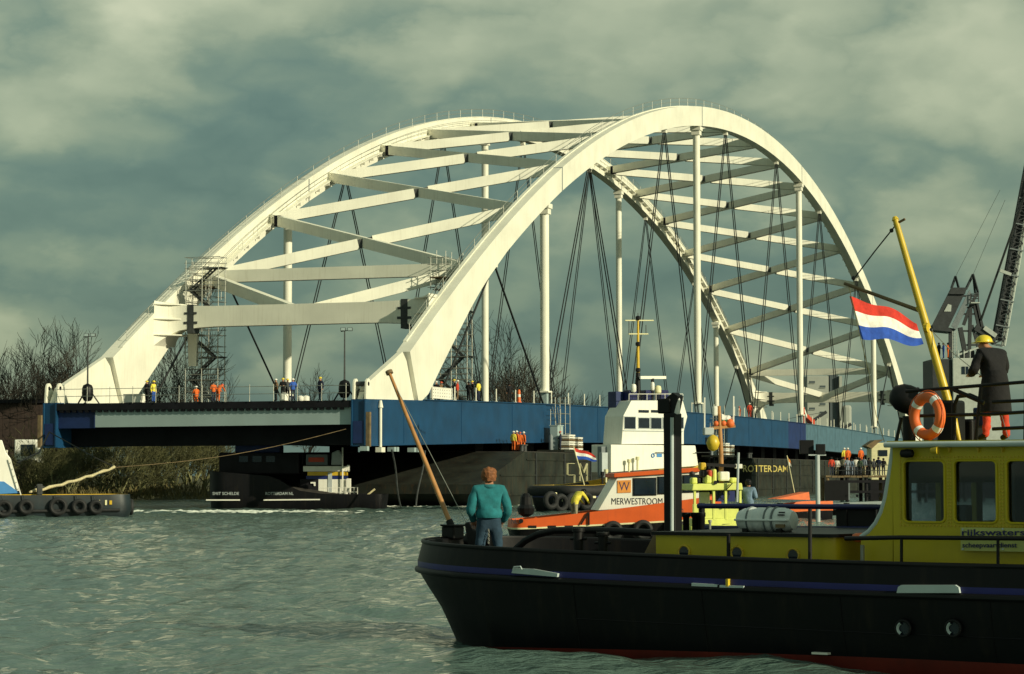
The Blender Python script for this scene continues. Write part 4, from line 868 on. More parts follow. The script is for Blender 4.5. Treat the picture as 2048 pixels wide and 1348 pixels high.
poly(F, Cb, 'roof', ORANGE, [(1228, 947), (1400, 935), (1400, 943.5), (1228, 955)], .12, 2.6, .02)
for x0, x1, yo in ((1268, 1311, 0), (1317, 1361, -3), (1367, 1396, -6)):
    q = [F.L(x, y + yo, .2) for x, y in ((x0, 958), (x1, 957), (x1, 989), (x0, 990))]
    w = MB().prism([(p.x, p.z) for p in q], .2, .245).build('window', GLASS, Cb, bevel=.03)
    q2 = [F.L(x, y + yo, .2) for x, y in ((x0 - 2, 956), (x1 + 2, 955), (x1 + 2, 991), (x0 - 2, 992))]; MB().prism([(p.x, p.z) for p in q2], .225, .249).build('rubber_seal', BLACKM, w)
SGN = mat('orange sign', (.72, .28, .05), .5); INK = mat('dark ink', (.012, .012, .02), .6); INKB = mat('blue black ink', (.02, .02, .10), .6)
poly(F, Cb, 'sign', SGN, [(1235, 961), (1262, 960), (1262, 985), (1235, 986)], .22, .247); text(F, Cb, 'sign_letter', INKB, 'W', 1238, 964, 1259, 981, .218, -.01)
text(F, Cb, 'name_lettering', INK, 'MERWESTROOM', 1223, 996, 1325, 1009, .245, .0)
text(F, T, 'nation_lettering', INK, 'NL', 1022, 1037, 1035, 1047, -.03, .0); MB().lathe([(.09, -.03), (.09, -.004)], F.L(1042, 1042, 0) , 14, 'y').build('round_port', BLACKM, T)
MB().bar(F.L(1178, 1024, -.06), F.L(1178, 1050, -.06), .06, .05).bar(F.L(1176, 1026, -.08), F.L(1162, 1049, -.08), .05, .05).build('side_ladder', BLACKM, T)
b = MB().lathe([(.10, 0), (.30, .12), (.36, .35), (.25, .5), (.22, .8), (.12, .95)], F.L(1052, 1034, 1.0), 10).build('stern_winch', BLACKM, T); rect(F, T, 'winch_lamp', GREY, 1056, 1008, 1060, 1020, .9, 1.0)
person(F.world(Vector((F.S(1148, .9), .9, .62))), 2.2 + math.pi, 'deckhand in a yellow jacket bending on the stern deck of the orange launch', 'yellow', 'khaki', 'bend', ('hair', 'black'), h=1.75)
for x in (1344, 1356): pipe(F, T, 'grab_rail', BSTEEL, [(x, 1030, -.08), (x, 1020, -.08), (x + 10, 1018, -.08), (x + 10, 1026, -.08)], .02, 5)
# ================================================================== lime work boat
F = Frame(1430, 1098, -10)
T = F.root('lime_workboat', 'lime yellow work boat with open wheelhouse and wooden mast', 'workboat')
hull('hull', T, [BLACK, LIME, DECKM], F.S(1500), F.S(1375) + .3, 1.2, [(-.3, .7, .9, .2, 0, 0), (0, .8, 1.0, .25, 0, 0), (.45, .9, 1.15, .3, 0, .3), (.5, 1.0, 1.2, .3, 1, .5), (.82, 1.05, 1.2, .3, 1, 1)], .5, lambda k: .25 * k * k, inner=1, deckm=2)
poly(F, T, 'fore_cabin', LIME, [(1400, 1038), (1478, 1036), (1484, 1072), (1394, 1072)], .2, 2.1, .04)
for x in (1405, 1446): rect(F, T, 'cabin_window', GLASS, x, 1048, x + 14, 1064, .16, .195)
poly(F, T, 'wheelhouse_roof', LIME, [(1386, 968), (1484, 966), (1486, 980), (1384, 981)], .1, 2.2, .03)
for x in (1390, 1428, 1452, 1481):
    rect(F, T, 'window_post', LIME, x - 2, 981, x + 2.5, 1040, .2, .32); rect(F, T, 'window_post', LIME, x - 1, 981, x + 2, 1040, 1.9, 2.0)
rect(F, T, 'wheelhouse_back', GREY, 1400, 1000, 1424, 1030, 1.86, 1.89); rect(F, T, 'wheelhouse_sill', LIME, 1386, 1008, 1486, 1037, .22, .3)
MB().torus(F.L(1449, 990, .7), .17, .022, 22, 6).build('steering_wheel', BSTEEL, T, smooth=True)
b = MB(); c = F.L(1449, 990, .7)
for a in range(6): b.tube([c, c + Vector((math.cos(a * 1.05) * .17, 0, math.sin(a * 1.05) * .17))], .012, 5)
b.build('wheel_spokes', BSTEEL, T)
rect(F, T, 'seat_back', TUGBLUE, 1432, 982, 1470, 1003, 1.5, 1.6); rect(F, T, 'console', WHITE2, 1400, 984, 1420, 1008, 1.3, 1.5, .03)
for x0, y0, x1, y1, m in ((1440, 943, 1460, 962, WHITE2), (1384, 955, 1396, 968, LIME), (1410, 950, 1424, 967, LIME), (1462, 955, 1475, 966, LIME), (1426, 938, 1434, 967, LIME), (1393, 955, 1402, 967, BLACKM), (1401, 925, 1413, 940, OCHRE), (1417, 940, 1425, 955, RED), (1403, 940, 1415, 955, BLACKM)):
    rect(F, T, 'roof_gear', m, x0, y0, x1, y1, .7, 1.1, .06)
MB().lathe([(.02, 0), (.1, .02), (.1, .1), (.05, .2)], F.L(1385, 948, .5), 12, 'y').build('horn', BLACKM, T); MB().lathe([(.07, -.02), (.07, .04)], F.L(1431, 965, .05), 12, 'y').build('deck_lamp', BLACKM, T)
MB().tube([F.L(1452, 980, 0), F.L(1465, 966, 0)], .02, 5).build('wiper_arm', BLACKM, T)
M = MB().tube([F.L(1443, 967, 1.2), F.L(1442, 900, 1.2), F.L(1438, 812, 1.2)], [.09, .085, .06], 10).build('mast', WOOD, T, smooth=True)
MB().bar(F.L(1418, 857, 1.2), F.L(1470, 852, 1.2), .12, .10).build('crosstree', WOOD, M)
for x, r in ((1432, .10), (1447, .12), (1460, .17)): MB().lathe([(.02, -r), (r * .7, -r * .7), (r, 0), (r * .7, r * .7), (.02, r)], F.L(x, 847, 1.2), 12).build('float', ORANGE2, M, smooth=True)
MB().lathe([(.03, -.30), (.17, -.22), (.25, 0), (.17, .22), (.03, .30)], F.L(1426, 886, 1.0), 16).build('yellow_ball', MASTY, M, smooth=True)
pipe(F, M, 'ball_line', CABLE, [(1426, 868, 1.0), (1427, 850, 1.1)], .012, 5)
for x, y0, y1 in ((1409, 857, 795), (1467, 852, 792)): MB().tube([F.L(x, y0, 1.2), F.L(x, y1, 1.2)], .028, 6).build('whip_aerial', WHITE2, M)
rect(F, M, 'radar_box', GREY, 1409, 855, 1428, 870, 1.0, 1.3, .03); rect(F, M, 'mast_head_light', WHITE2, 1427, 812, 1436, 832, 1.1, 1.3, .05)
B = MB().bar(F.L(1413, 929, .9), F.L(1472, 932, .9), .12, .11).build('boom', BLACKM, T); rect(F, B, 'boom_tip', WHITE2, 1471, 928, 1485, 937, .84, .98, .02)
MB().tube([F.L(1477, 905, -.25), F.L(1474, 1004, -.25)], .045, 8).build('boat_pole', GREY, T)
GRN = cloth('flag green', (.02, .16, .06))
a = F.world(F.L(1444, 828, 1.15)); c = F.world(F.L(1444, 850, 1.15)); flag('pennant', 'small white and green flag on the wooden mast of the lime boat', (FW, GRN), a, c, Vector((.42, .15, -.05)), .06)
person(F.world(Vector((F.S(1497, .5, 1000), .5, .62))), -.5, 'man in a grey blue jacket standing beside the lime boat wheelhouse', 'lightblue', 'darkgrey', 'front', ('hair', 'black'), h=1.84, bulk=1.2)
# ================================================================== small craft beyond
F = Frame(1590, 1040, -20)
T = F.root('orange_bow_launch', 'small orange launch with pointed bow and a pennant pole', 'launch')
hull('hull', T, [BLACK, ORANGE2, DECKM], F.S(1565, .8), F.S(1650, .8), .9, [(-.2, .6, .7, .2, 0, 0), (0, .7, .8, .2, 0, 0), (.5, .8, .88, .2, 0, .4), (.55, .85, .9, .2, 1, .5), (1.1, .9, .9, .2, 1, 1)], .8, lambda k: -.35 * k * k, inner=1, deckm=2)
poly(F, T, 'fore_deck', ORANGE2, [(1552, 998), (1618, 984), (1620, 1000)], .3, 1.5)
MB().tube([F.L(1589, 985, .8), F.L(1574, 911, .8)], .025, 6).build('pennant_pole', CREAM, T)
a = F.world(F.L(1574, 912, .8)); c = F.world(F.L(1577, 930, .8)); flag('pennant', 'orange and cream pennant drooping from a thin pole', (cloth('pennant orange', (.7, .28, .06)), FW), a, c, Vector((.22, .05, -.26)), .05)
F = Frame(1720, 1030, 8)
T = F.root('blue_grey_launch', 'pale blue grey launch with studded rubbing band beside the jetty', 'launch')
hull('hull', T, [BLACK, GREY, DECKM], F.S(1690, .8), F.S(1800, .8), 1.0, [(-.2, .8, .8, .3, 0, 0), (0, .9, .9, .3, 0, 0), (.4, 1, 1.0, .3, 0, .4), (.45, 1.05, 1.0, .3, 1, .5), (.95, 1.1, 1.0, .3, 1, 1)], .7, lambda k: -.2 * k, inner=1, deckm=2)
for x in (1690, 1712, 1734, 1756): rect(F, T, 'stud', BLACKM, x, 989, x + 5, 994, -.06, .0)
# ================================================================== jetty, lamp pole, onlookers
F = Frame(1720, 1004, 0, depth=232)
T = F.root('jetty', 'dark timber jetty on piles crowded with onlookers', 'jetty'); s0, s1 = F.S(1652), F.S(2120)
for x in np.arange(s0, s1, .6): MB().box(x, x + .55, 0, 4.4, 2.42 + .02 * math.sin(x * 7), 2.6 + .02 * math.sin(x * 7)).build('plank', TIMBER, T)
for i, x in enumerate(np.arange(s0 + .2, s1, 1.9)):
    for y in (.3, 4.0): MB().lathe([(.19, -.6), (.18, 2.41)], (x + .1 * math.sin(i * 3), y, 0), 8).build('pile', DARK if i % 3 else TIMBER, T)
for z in (.9, 1.9): MB().box(s0, s1, .02, .1, z, z + .25).build('waling', DARK, T)
b = MB()
for x in np.arange(s0 + .4, s1, 2.4): b.tube([(x, .15, 2.55), (x, .15, 3.65)], .04, 5)
for z in (3.1, 3.62): b.tube([(s0 + .2, .15, z), (s1, .15, z)], .035, 5)
b.build('jetty_rail', BSTEEL, T)
rect(F, T, 'pale_panel', GREYD, 1655, 966, 1700, 1000, -.12, -.02); rect(F, T, 'dark_fender', BLACKM, 1650, 963, 1697, 1001, -.4, -.13)
GJ = 'onlookers on the timber jetty'; kk = 0
looks = [('red jacket and dark trousers near the lamp pole end', 'red', 'navy', 1663), ('white shirt sleeves near the lamp pole end', 'white', 'khaki', 1674), ('khaki coat left of the orange pair', 'khaki', 'darkgrey', 1687), ('pale grey coat under the orange pair', 'grey', 'grey', 1695), ('light blue coat at the middle of the crowd', 'lightblue', 'grey', 1703), ('white coat at the middle of the crowd', 'white', 'grey', 1712), ('khaki green coat right of the white coat', 'greenc', 'darkgrey', 1720), ('pale coat and light trousers at the thick of the crowd', 'grey', 'khaki', 1728), ('black coat where the crowd thins out', 'black', 'black', 1738), ('dark coat beside the brown roofed cabin', 'darkgrey', 'black', 1748), ('navy coat below the brown roofed cabin', 'navy', 'navy', 1757), ('black coat close to the yellow wheelhouse', 'black', 'darkgrey', 1767)]
for lb, j, tr, px in looks:
    kk += 1; y = .7 + (kk * 37 % 7) * .35; person(F.world(Vector((F.S(px, y, 940), y, 2.6))), random.uniform(-.8, .8), 'onlooker in ' + lb, j, tr, 'stand' if kk % 3 else 'front', ('hair', 'black'), h=1.65 + (kk * 13 % 5) * .05, group=GJ)
b0 = F.S(1683, 3.2)
T2 = thing('staging', 'low dark staging behind the onlookers carrying three orange workers', 'staging', F.world((0, 0, 0)), F.rz); MB().box(b0 - .6, F.S(1740, 3.2), 3.0, 4.2, 2.62, 3.55).build('box', DARK, T2, bevel=.03); MB().box(b0 - .7, F.S(1742, 3.2), 2.9, 4.3, 3.55, 3.62).build('top_board', TIMBER, T2)
for px, lb, j in ((1689, 'worker in yellow jacket and orange trousers above the jetty crowd', 'yellow'), (1696, 'orange worker beside the yellow one above the jetty crowd', 'orange'), (1722, 'lone orange worker above the pale coated crowd', 'orange')):
    person(F.world(Vector((F.S(px, 3.6, 930), 3.6, 3.62))), .3, lb, j, 'orange', 'stand', ('helmet', 'white'), h=1.7, group='workers above the jetty')
F2 = Frame(1760, depth=238)
T = F2.root('cream_cabin', 'cream cabin with rounded front and brown roof behind the jetty', 'cabin')
poly(F2, T, 'wall', CREAM, [(1742, 896), (1752, 886), (1800, 884), (1800, 960), (1742, 960)], 4, 7, .1); poly(F2, T, 'roof', TIMBER, [(1732, 892), (1750, 880), (1768, 879), (1756, 886), (1744, 897)], 3.8, 7.2); rect(F2, T, 'window', GLASS, 1757, 900, 1775, 912, 3.93, 3.98)
MB().box(F2.S(1742, 4), F2.S(1800, 4), 4.2, 6.8, 0, 2.3).build('plinth', DARK, T)
F = Frame(1634, depth=130)
T = F.root('lamp_pole', 'pale blue grey lamp pole with a flat crossarm rising from the water', 'lamp pole')
a = F.L(1635, 910, 0); MB().tube([(a.x, 0, -.5), (a.x, 0, a.z)], .13, 10).build('pole', GREY, T, smooth=True)
MB().bar(F.L(1617, 910, 0), F.L(1652, 910, 0), .12, .07).build('crossarm', GREY, T); MB().bar(F.L(1634, 905, 0), F.L(1640, 896, 0), .05, .05).build('aerial', GREY, T); rect(F, T, 'lamp_box', BLACKM, 1633, 888, 1651, 909, -.1, .3, .03)
rect(F, T, 'switch_box', BLACKM, 1600, 880, 1628, 908, .2, .6, .03)
# ================================================================== crane
F = Frame(1930, depth=272)
T = F.root('harbour_crane', 'grey harbour crane with slanting counterweight frame and long lattice boom', 'crane')
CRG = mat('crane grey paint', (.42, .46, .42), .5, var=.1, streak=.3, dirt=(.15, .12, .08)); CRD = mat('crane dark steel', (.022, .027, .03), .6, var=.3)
b = MB().box(F.S(1860), F.S(2060), -3, 9, -.6, 2.2); b.build('pontoon', DARK, T)
MB().box(F.S(1885), F.S(1990), 1, 6, 2.2, 7.0).build('pedestal', CRD, T, bevel=.1)
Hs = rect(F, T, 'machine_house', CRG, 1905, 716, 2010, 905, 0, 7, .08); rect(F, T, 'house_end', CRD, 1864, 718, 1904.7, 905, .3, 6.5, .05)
for x in (1924, 1943, 1962, 1981): w = rect(F, Hs, 'window', GLASS, x, 733, x + 13, 748, -.08, -.01); rect(F, w, 'mullion', CRG, x + 6, 733, x + 7, 748, -.11, -.085)
for o_ in (.4, 6.2):                                # counterweight side frames
    pass
poly(F, T, 'counterweight_front', CRD, [(1865, 650), (1903, 575), (1934, 577), (1897, 655)], .6, 1.0)
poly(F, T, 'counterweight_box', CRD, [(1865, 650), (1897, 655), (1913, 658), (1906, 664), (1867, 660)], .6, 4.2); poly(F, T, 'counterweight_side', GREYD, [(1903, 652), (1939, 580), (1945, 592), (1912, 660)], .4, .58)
poly(F, T, 'counterweight_top', CRD, [(1898, 588), (1903, 575), (1934, 575), (1930, 588)], .3, .59); poly(F, T, 'counterweight_port', CRG, [(1888, 623), (1896, 608), (1903, 610), (1902, 623)], .52, .59)
b = MB()
for (x0, y0, x1, y1, o1) in ((1903, 576, 1911, 553, 2), (1911, 553, 1917, 575, 2), (1932, 578, 1946, 549, 2), (1946, 549, 1956, 585, 2), (1946, 549, 1950, 585, 3)): b.bar(F.L(x0, y0, .8), F.L(x1, y1, o1), .22, .22)
b.build('apex_frame', CRD, T)
for (x0, y0, x1, y1, w) in ((1902, 660, 1902, 718, .5), (1941, 610, 1938, 718, .38), (1948, 605, 1966, 690, .42), (1952, 605, 1972, 690, .42), (1944, 650, 1962, 716, .3), (1920, 655, 1932, 716, .5), (1955, 660, 1955, 716, .28), (1935, 625, 1955, 585, .3), (1927, 650, 1945, 600, .35)):
    MB().bar(F.L(x0, y0, 1.6), F.L(x1, y1, 1.6), w, w).build('frame_leg', CRD, T)
for y in (592, 615, 628, 662, 690): MB().bar(F.L(1923, y, 1.6), F.L(1956, y, 1.6), .25, .2).build('frame_tie', CRD, T)
MB().bar(F.L(1940, 606, .6), F.L(1958, 606, .6), 1.2, .12).build('service_platform', CRG, T)
b = MB()
for x in (1941, 1949, 1957): b.tube([F.L(x, 606, .2), F.L(x, 588, .2)], .06, 5)
b.tube([F.L(1941, 588, .2), F.L(1958, 588, .2)], .06, 5).tube([F.L(1941, 597, .2), F.L(1958, 597, .2)], .06, 5); b.build('platform_rail', CRD, T)
b = MB()
for x in (1905, 1913): b.tube([F.L(x, 662, .4), F.L(x, 716, .4)], .05, 5)
for y in range(664, 716, 6): b.tube([F.L(1905, y, .4), F.L(1913, y, .4)], .035, 4)
b.build('ladder', CRG, T)
MB().bar(F.L(1950, 655, 1.6), F.L(1990, 678, 1.6), .7, .7).build('boom_foot', CRD, T); MB().bar(F.L(1968, 655, 1.2), F.L(1992, 672, 1.2), .3, .5).build('boom_bracket', CRG, T)
# boom
A, Bp = F.L(1996, 690, 2.4), F.L(2080, 230, 2.4); dv_ = (Bp - A).normalized(); sx = Vector((dv_.z, 0, -dv_.x)); sy = Vector((0, 1, 0))
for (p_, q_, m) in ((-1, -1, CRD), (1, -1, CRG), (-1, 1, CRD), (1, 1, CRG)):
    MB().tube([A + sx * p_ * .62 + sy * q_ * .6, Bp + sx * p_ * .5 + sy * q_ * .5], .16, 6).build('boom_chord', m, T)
b = MB(); n = 34; Lb = (Bp - A).length
for k in range(n):
    P = A + dv_ * (Lb * k / n); Q = A + dv_ * (Lb * (k + 1) / n)
    for q_ in (-.7, .7): b.tube([P + sx * (.6 if k % 2 else -.6) + sy * q_, Q + sx * (-.6 if k % 2 else .6) + sy * q_], .08, 4); b.tube([P - sx * .6 + sy * q_, P + sx * .6 + sy * q_], .06, 4)
    for p_ in (-.6, .6): b.tube([P + sx * p_ + sy * (.7 if k % 2 else -.7), Q + sx * p_ + sy * (-.7 if k % 2 else .7)], .07, 4)
b.build('boom_lacing', CRD, T)
MB().bar(A + dv_ * .5 - sx * .2, Bp - sx * .2, .35, .9).build('boom_web', CRD, T)
for k in range(6): P = A + dv_ * (Lb * (.08 + .11 * k)); MB().bar(P - sx * .8 - sy * .8, P + sx * .8 - sy * .8, .12, .14).build('boom_clamp', GREYD, T)
MB().bar(F.L(2000, 541, .9), F.L(2022, 549, .9), .3, .35).build('boom_arm', CRG, T)
MB().tube([F.L(1962, 640, 1.4), F.L(2046, 400, 1.4), F.L(2080, 300, 1.4)], .13, 6).build('luffing_rope', CABLE, T)
for a_, c_ in (((1910, 555, 2), (2000, 380, 2)), ((1945, 552, 2), (2010, 400, 2))): MB().tube([F.L(*a_), F.L(*c_)], .025, 4).build('stay_wire', CABLE, T)
for x in np.linspace(1916, 2000, 8): MB().tube([F.L(x, 716, .2), F.L(x, 700, .2)], .05, 5).build('roof_post', CRG, T)
rect(F, T, 'winch_drum', CRD, 1925, 700, 1950, 716, 2, 4, .2); MB().bar(F.L(1915, 710, .4), F.L(1960, 694, .4), .2, .2).build('roof_strut', CRG, T)
zr = F.L(1885, 718, 2).z
for px, lb, j in ((1878, 'person in black on the crane house roof', 'black'), (1887, 'person in a blue overall on the crane house roof', 'blue'), (1896, 'person in orange on the crane house roof', 'orange')):
    person(F.world(Vector((F.S(px, 1.5, 700), 1.5, zr))), 1.0 + px * .3, lb, j, j, 'front', ('hair', 'black'), h=1.85, group='people on the crane roof')
# ================================================================== silo and low buildings far off
CONC = mat('pale concrete', (.34, .36, .32), .8, var=.08, scale=.2, streak=.3, dirt=(.22, .22, .2)); CONCD = mat('dark recess concrete', (.06, .08, .09), .8)
F = Frame(1660, depth=780)
T = F.root('silo_tower', 'tall grey concrete silo with stacked window rows beyond the bridge', 'silo')
rect(F, T, 'tower', CONC, 1614, 752, 1659, 965, 0, 14, .1); rect(F, T, 'stair_core', CONCD, 1659.5, 750, 1678, 965, 1.5, 12); rect(F, T, 'bin_block', CONC, 1678.5, 752, 1686, 965, 0, 14); rect(F, T, 'round_bin', CONC, 1687, 810, 1705, 965, 0, 4, .8)
for r_, y in enumerate((762, 771, 783, 806, 815, 823)):
    for x in (1619, 1640):
        if (r_ + (x > 1630)) % 2 == 0:
            w = rect(F, T, 'window', CONCD, x, y, x + 11, y + 4, -.12, -.01); rect(F, w, 'sill', CONC, x - .5, y + 4.1, x + 11.5, y + 5, -.3, -.01)
for x0, x1, y0, m, lb in ((1690, 1790, 700, CONC, 'pale concrete shed'), (1560, 1612, 915, CONCD, 'low dark shed'), (1100, 1180, 925, CONCD, 'long dark quay shed')):
    pass
def cranelet(px, label, hgt):
    f = Frame(px, depth=620); t = f.root('distant_crane', label, 'crane', 'distant cranes'); z = hgt
    for x in (-1.5, 1.5): MB().bar((x, 0, -.5), (x * .4, 0, z), .4, .4).build('leg', CRD, t)
    MB().bar((-2, 0, z), (9, 0, z * 1.6), .6, .8).build('jib', CRD, t); MB().box(-2, 2, -1, 1, z - 1.5, z + 1).build('cab', CRD, t); MB().bar((0, 0, z), (-1, 0, z * 1.45), .3, .3).tube([(-1, 0, z * 1.45), (9, 0, z * 1.6)], .08, 4).build('mast', CRD, t)
cranelet(1585, 'thin dark crane left of the silo', 12); cranelet(1634, 'dark crane in front of the silo windows', 10)
F = Frame(60, depth=262)
T = F.root('brick_shed', 'dark red brown shed with flat roof behind the bank trees', 'shed'); BRK = mat('dark red brown boarding', (.03, .018, .013), .85, var=.4, scale=3)
for i, x in enumerate(np.arange(F.S(-40), F.S(126), .8)): MB().box(x, x + .77, 0 + .02 * (i % 2), .2, 2, F.L(60, 806).z).build('board', BRK, T)
MB().box(F.S(-42), F.S(128), -.3, 8, F.L(60, 806).z, F.L(60, 799).z).build('roof', DARK, T); MB().box(F.S(-40), F.S(126), .25, 7.8, 1.5, F.L(60, 807).z).build('wall', BRK, T)
F = Frame(55, depth=254)
T = F.root('white_caravan', 'white caravan in front of the red brown shed', 'caravan')
rect(F, T, 'body', WHITE2, 29, 879, 73, 921, 0, 2.2, .12); rect(F, T, 'window', GLASS, 42, 889, 70, 912, -.05, -.005); rect(F, T, 'end_panel', WHITE2, 74, 899, 82, 925, .3, 1.8, .05)
for x in (36, 62): MB().lathe([(.33, -.06), (.33, .12)], (F.S(x), 0, F.L(x, 925).z), 12, 'y').build('wheel', RUBBER, T)
F = Frame(365, depth=300)
T = F.root('white_van', 'small white van parked on the bank under the bridge', 'van'); rect(F, T, 'body', WHITE2, 350, 902, 384, 914, 0, 1.8, .1); rect(F, T, 'window_band', GLASS, 354, 903, 380, 907, -.04, -.004)
for x in (356, 378): MB().lathe([(.3, -.04), (.3, .1)], (F.S(x), 0, F.L(x, 913).z), 12, 'y').build('wheel', RUBBER, T)
# ================================================================== bare winter trees and willow scrub
BARK = mat('grey brown bark', (.04, .034, .024), .9, var=.35, scale=3, bump=.4); TWIG = mat('winter twigs', (.030, .026, .018), .9, var=.4, scale=.8); WILL = mat('willow twigs', (.075, .075, .026), .85, var=.5, scale=.6); BARKG = mat('mossy bark', (.20, .20, .09), .9, var=.4, scale=2, bump=.4)
def tree_mesh(seed, H, stems, depth, spread, lean=0., twigr=.012, up=.18, first=.35, r0=None):
    rg = random.Random(seed); tr, cw = MB(), MB(); r0 = r0 or H * .017
    def seg(b, p, q, ra, rb):
        d = (q - p)
        if d.length < 1e-4: return
        x = d.orthogonal().normalized(); y = d.normalized().cross(x); vs = []
        for P, r in ((p, ra), (q, rb)):
            for k in range(3): a = k * 2.0944; vs.append(P + (x * math.cos(a) + y * math.sin(a)) * r)
        b.add(vs, [(0,1,4,3),(1,2,5,4),(2,0,3,5)])
    def grow(p, d, ln, r, lev):
        n = 3 if lev > 1 else 4; b = tr if lev < 2 else cw; pts = [p]
        for k in range(n):
            d = (d + Vector((rg.gauss(0, .13), rg.gauss(0, .13), rg.gauss(0, .06) + up * (.5 if lev else .2)))).normalized(); q = p + d * ln / n
            ra, rb = r * (1 - .45 * k / n), r * (1 - .45 * (k + 1) / n); seg(b, p, q, ra, rb); p = q; pts.append((p.copy(), d.copy(), rb))
        if lev < depth:
            m = (4, 4, 4, 3, 3)[min(lev, 4)]
            for j in range(m):
                P, D, R = pts[1 + (j * 2 + lev) % n] if j < m - 1 else pts[-1]
                a = rg.random() * 6.28; s = spread * (.7 + .6 * rg.random()); o = D.orthogonal().normalized(); o2 = D.cross(o)
                nd = (D * math.cos(s) + (o * math.cos(a) + o2 * math.sin(a)) * math.sin(s)).normalized()
                grow(P, nd, ln * (.62 + .2 * rg.random()), max(twigr, R * .62), lev + 1)
    for s in range(stems):
        a = rg.random() * 6.28; d = Vector((math.cos(a) * lean, math.sin(a) * lean, 1)).normalized(); grow(Vector((math.cos(a), math.sin(a), 0)) * 0, d, H * first, r0 * (1 if stems == 1 else .6), 0)
    return tr, cw
def tree_proto(name, tm, bark, twig):
    return tm[0].build(name + ' trunk', bark).data, tm[1].build(name + ' crown', twig).data
PRO = []
for k, (sd, H, st_, dp, sp, ln) in enumerate(((1, 15, 1, 5, .55, .1), (2, 16, 2, 5, .5, .25), (5, 13, 3, 5, .48, .3))):
    PRO.append(tree_proto(f'tree{k}', tree_mesh(sd, H, st_, dp, sp, ln, .026, .20), BARK, TWIG))
SHR = []
for k, (sd, H) in enumerate(((11, 6), (12, 7), (13, 5))):
    SHR.append(tree_proto(f'willow{k}', tree_mesh(sd, H, 4, 4, .55, .45, .022, .08, .42, .20), BARKG, WILL))
for o in list(COL.objects):
    if o.name.startswith(('tree', 'willow')): bpy.data.objects.remove(o)
def plant(name, label, cat, proto, px, depth, zb, sc, rz, group):
    p = at_depth(px, 950, depth); t = thing(name, label, cat, (p.x, p.y, zb), rz, group); link('trunk', proto[0], t); link('crown', proto[1], t); t.scale = (sc,) * 3; return t
GT = 'bare trees behind the bridge'
for px, d, k, sc, lb in ((18, 268, 2, .98, 'bare tree over the red brown shed at the edge of the bank'), (48, 285, 1, .80, 'smaller bare tree leaning out past the red brown shed'), (150, 295, 0, 1.12, 'tall bare tree in front of the arch foot, above the floodlight mast'), (118, 300, 1, .98, 'bare tree touching the tall one left of the arch foot'), (185, 310, 2, 1.18, 'bare tree rising right of the slim floodlight mast'),
     (285, 315, 2, .98, 'bare tree under the slope of the far arch rib'), (318, 300, 0, 1.02, 'dense bare tree beside the scaffold stair tower'), (350, 306, 1, 1.0, 'bare tree partly behind the scaffold stair tower'), (412, 325, 2, .86, 'bare tree seen through the scaffold stair tower'), (602, 345, 0, .80, 'small lone bare tree under the portal beam'),
     (1000, 400, 1, 1.14, 'bare tree behind the man standing alone on the girder'), (1032, 410, 0, 1.06, 'bare tree between two cables beside the first near column'), (1058, 395, 2, 1.20, 'bushy bare tree just left of the first near column'), (1140, 430, 2, .96, 'low bare tree behind the scaffold ladder')):
    plant('bare_tree', lb, 'tree', PRO[k], px, d, 2.0, sc * (1.18 if px < 500 else 1.38), px * .7, GT)
GS = 'willow scrub on the bank'
for i, (px, d, k, sc, lb) in enumerate(((15, 246, 0, .9, 'willow scrub behind the tug house'), (75, 247, 1, .85, 'willow scrub below the white caravan'), (110, 245, 2, 1.0, 'low willow scrub beside the white caravan'), (140, 250, 1, .9, 'willow scrub under the blue girder end'), (175, 253, 0, .95, 'willow scrub behind the tug stern'), (205, 252, 2, 1.1, 'short willow clump left of the pale trunk'),
     (240, 252, 1, 1.0, 'pale trunked willow at the end of the cream hawser'), (272, 254, 0, 1.0, 'willow clump right of the pale trunk'), (300, 256, 2, 1.2, 'rounded willow clump at the water edge'), (325, 258, 1, .95, 'leaning willow below the white van'), (352, 260, 0, 1.0, 'willow clump beside the water below the white van'), (385, 262, 2, 1.2, 'willow clump left of the black tug'), (410, 264, 1, 1.0, 'willow close against the black tug'), (440, 270, 0, 1.0, 'willow half hidden behind the black tug'), (225, 270, 1, 1.2, 'taller willow set back behind the pale trunk'), (300, 275, 0, 1.25, 'taller willow set back on the bank'), (370, 280, 1, 1.2, 'taller willow set back near the white van'), (165, 268, 2, 1.4, 'taller willow set back under the girder end'), (95, 262, 0, 1.15, 'taller willow set back by the shed'))):
    plant('willow_shrub', lb, 'shrub', SHR[k], px, d, .3 if d < 258 else 1.3, sc, i * 1.3, GS)
# reeds and brush along the water's edge
b = MB(); rg = random.Random(5)
for i in range(2600):
    px = rg.uniform(-60, 470); d = 241 + (px + 60) / 530 * 17 + abs(rg.gauss(0, 5)); p = at_depth(px, 950, d); h = rg.uniform(.3, 1.2); a = rg.uniform(0, 3.14); w = .035; l = rg.gauss(0, .35)
    z0 = .1 + min(2.0, max(0, (d - (241 + (px + 60) / 530 * 17)) * .14)); dx, dy = math.cos(a) * w, math.sin(a) * w
    b.add([(p.x - dx, p.y - dy, z0), (p.x + dx, p.y + dy, z0), (p.x + dx + l, p.y + dy, z0 + h), (p.x - dx + l, p.y - dy, z0 + h)], [(0, 1, 2, 3)])
stuff(b.build('reeds', mat('dry reed', (.15, .125, .045), .9, var=.6, scale=.4)), 'dry reeds and brush along the bank under the bridge', 'reeds')
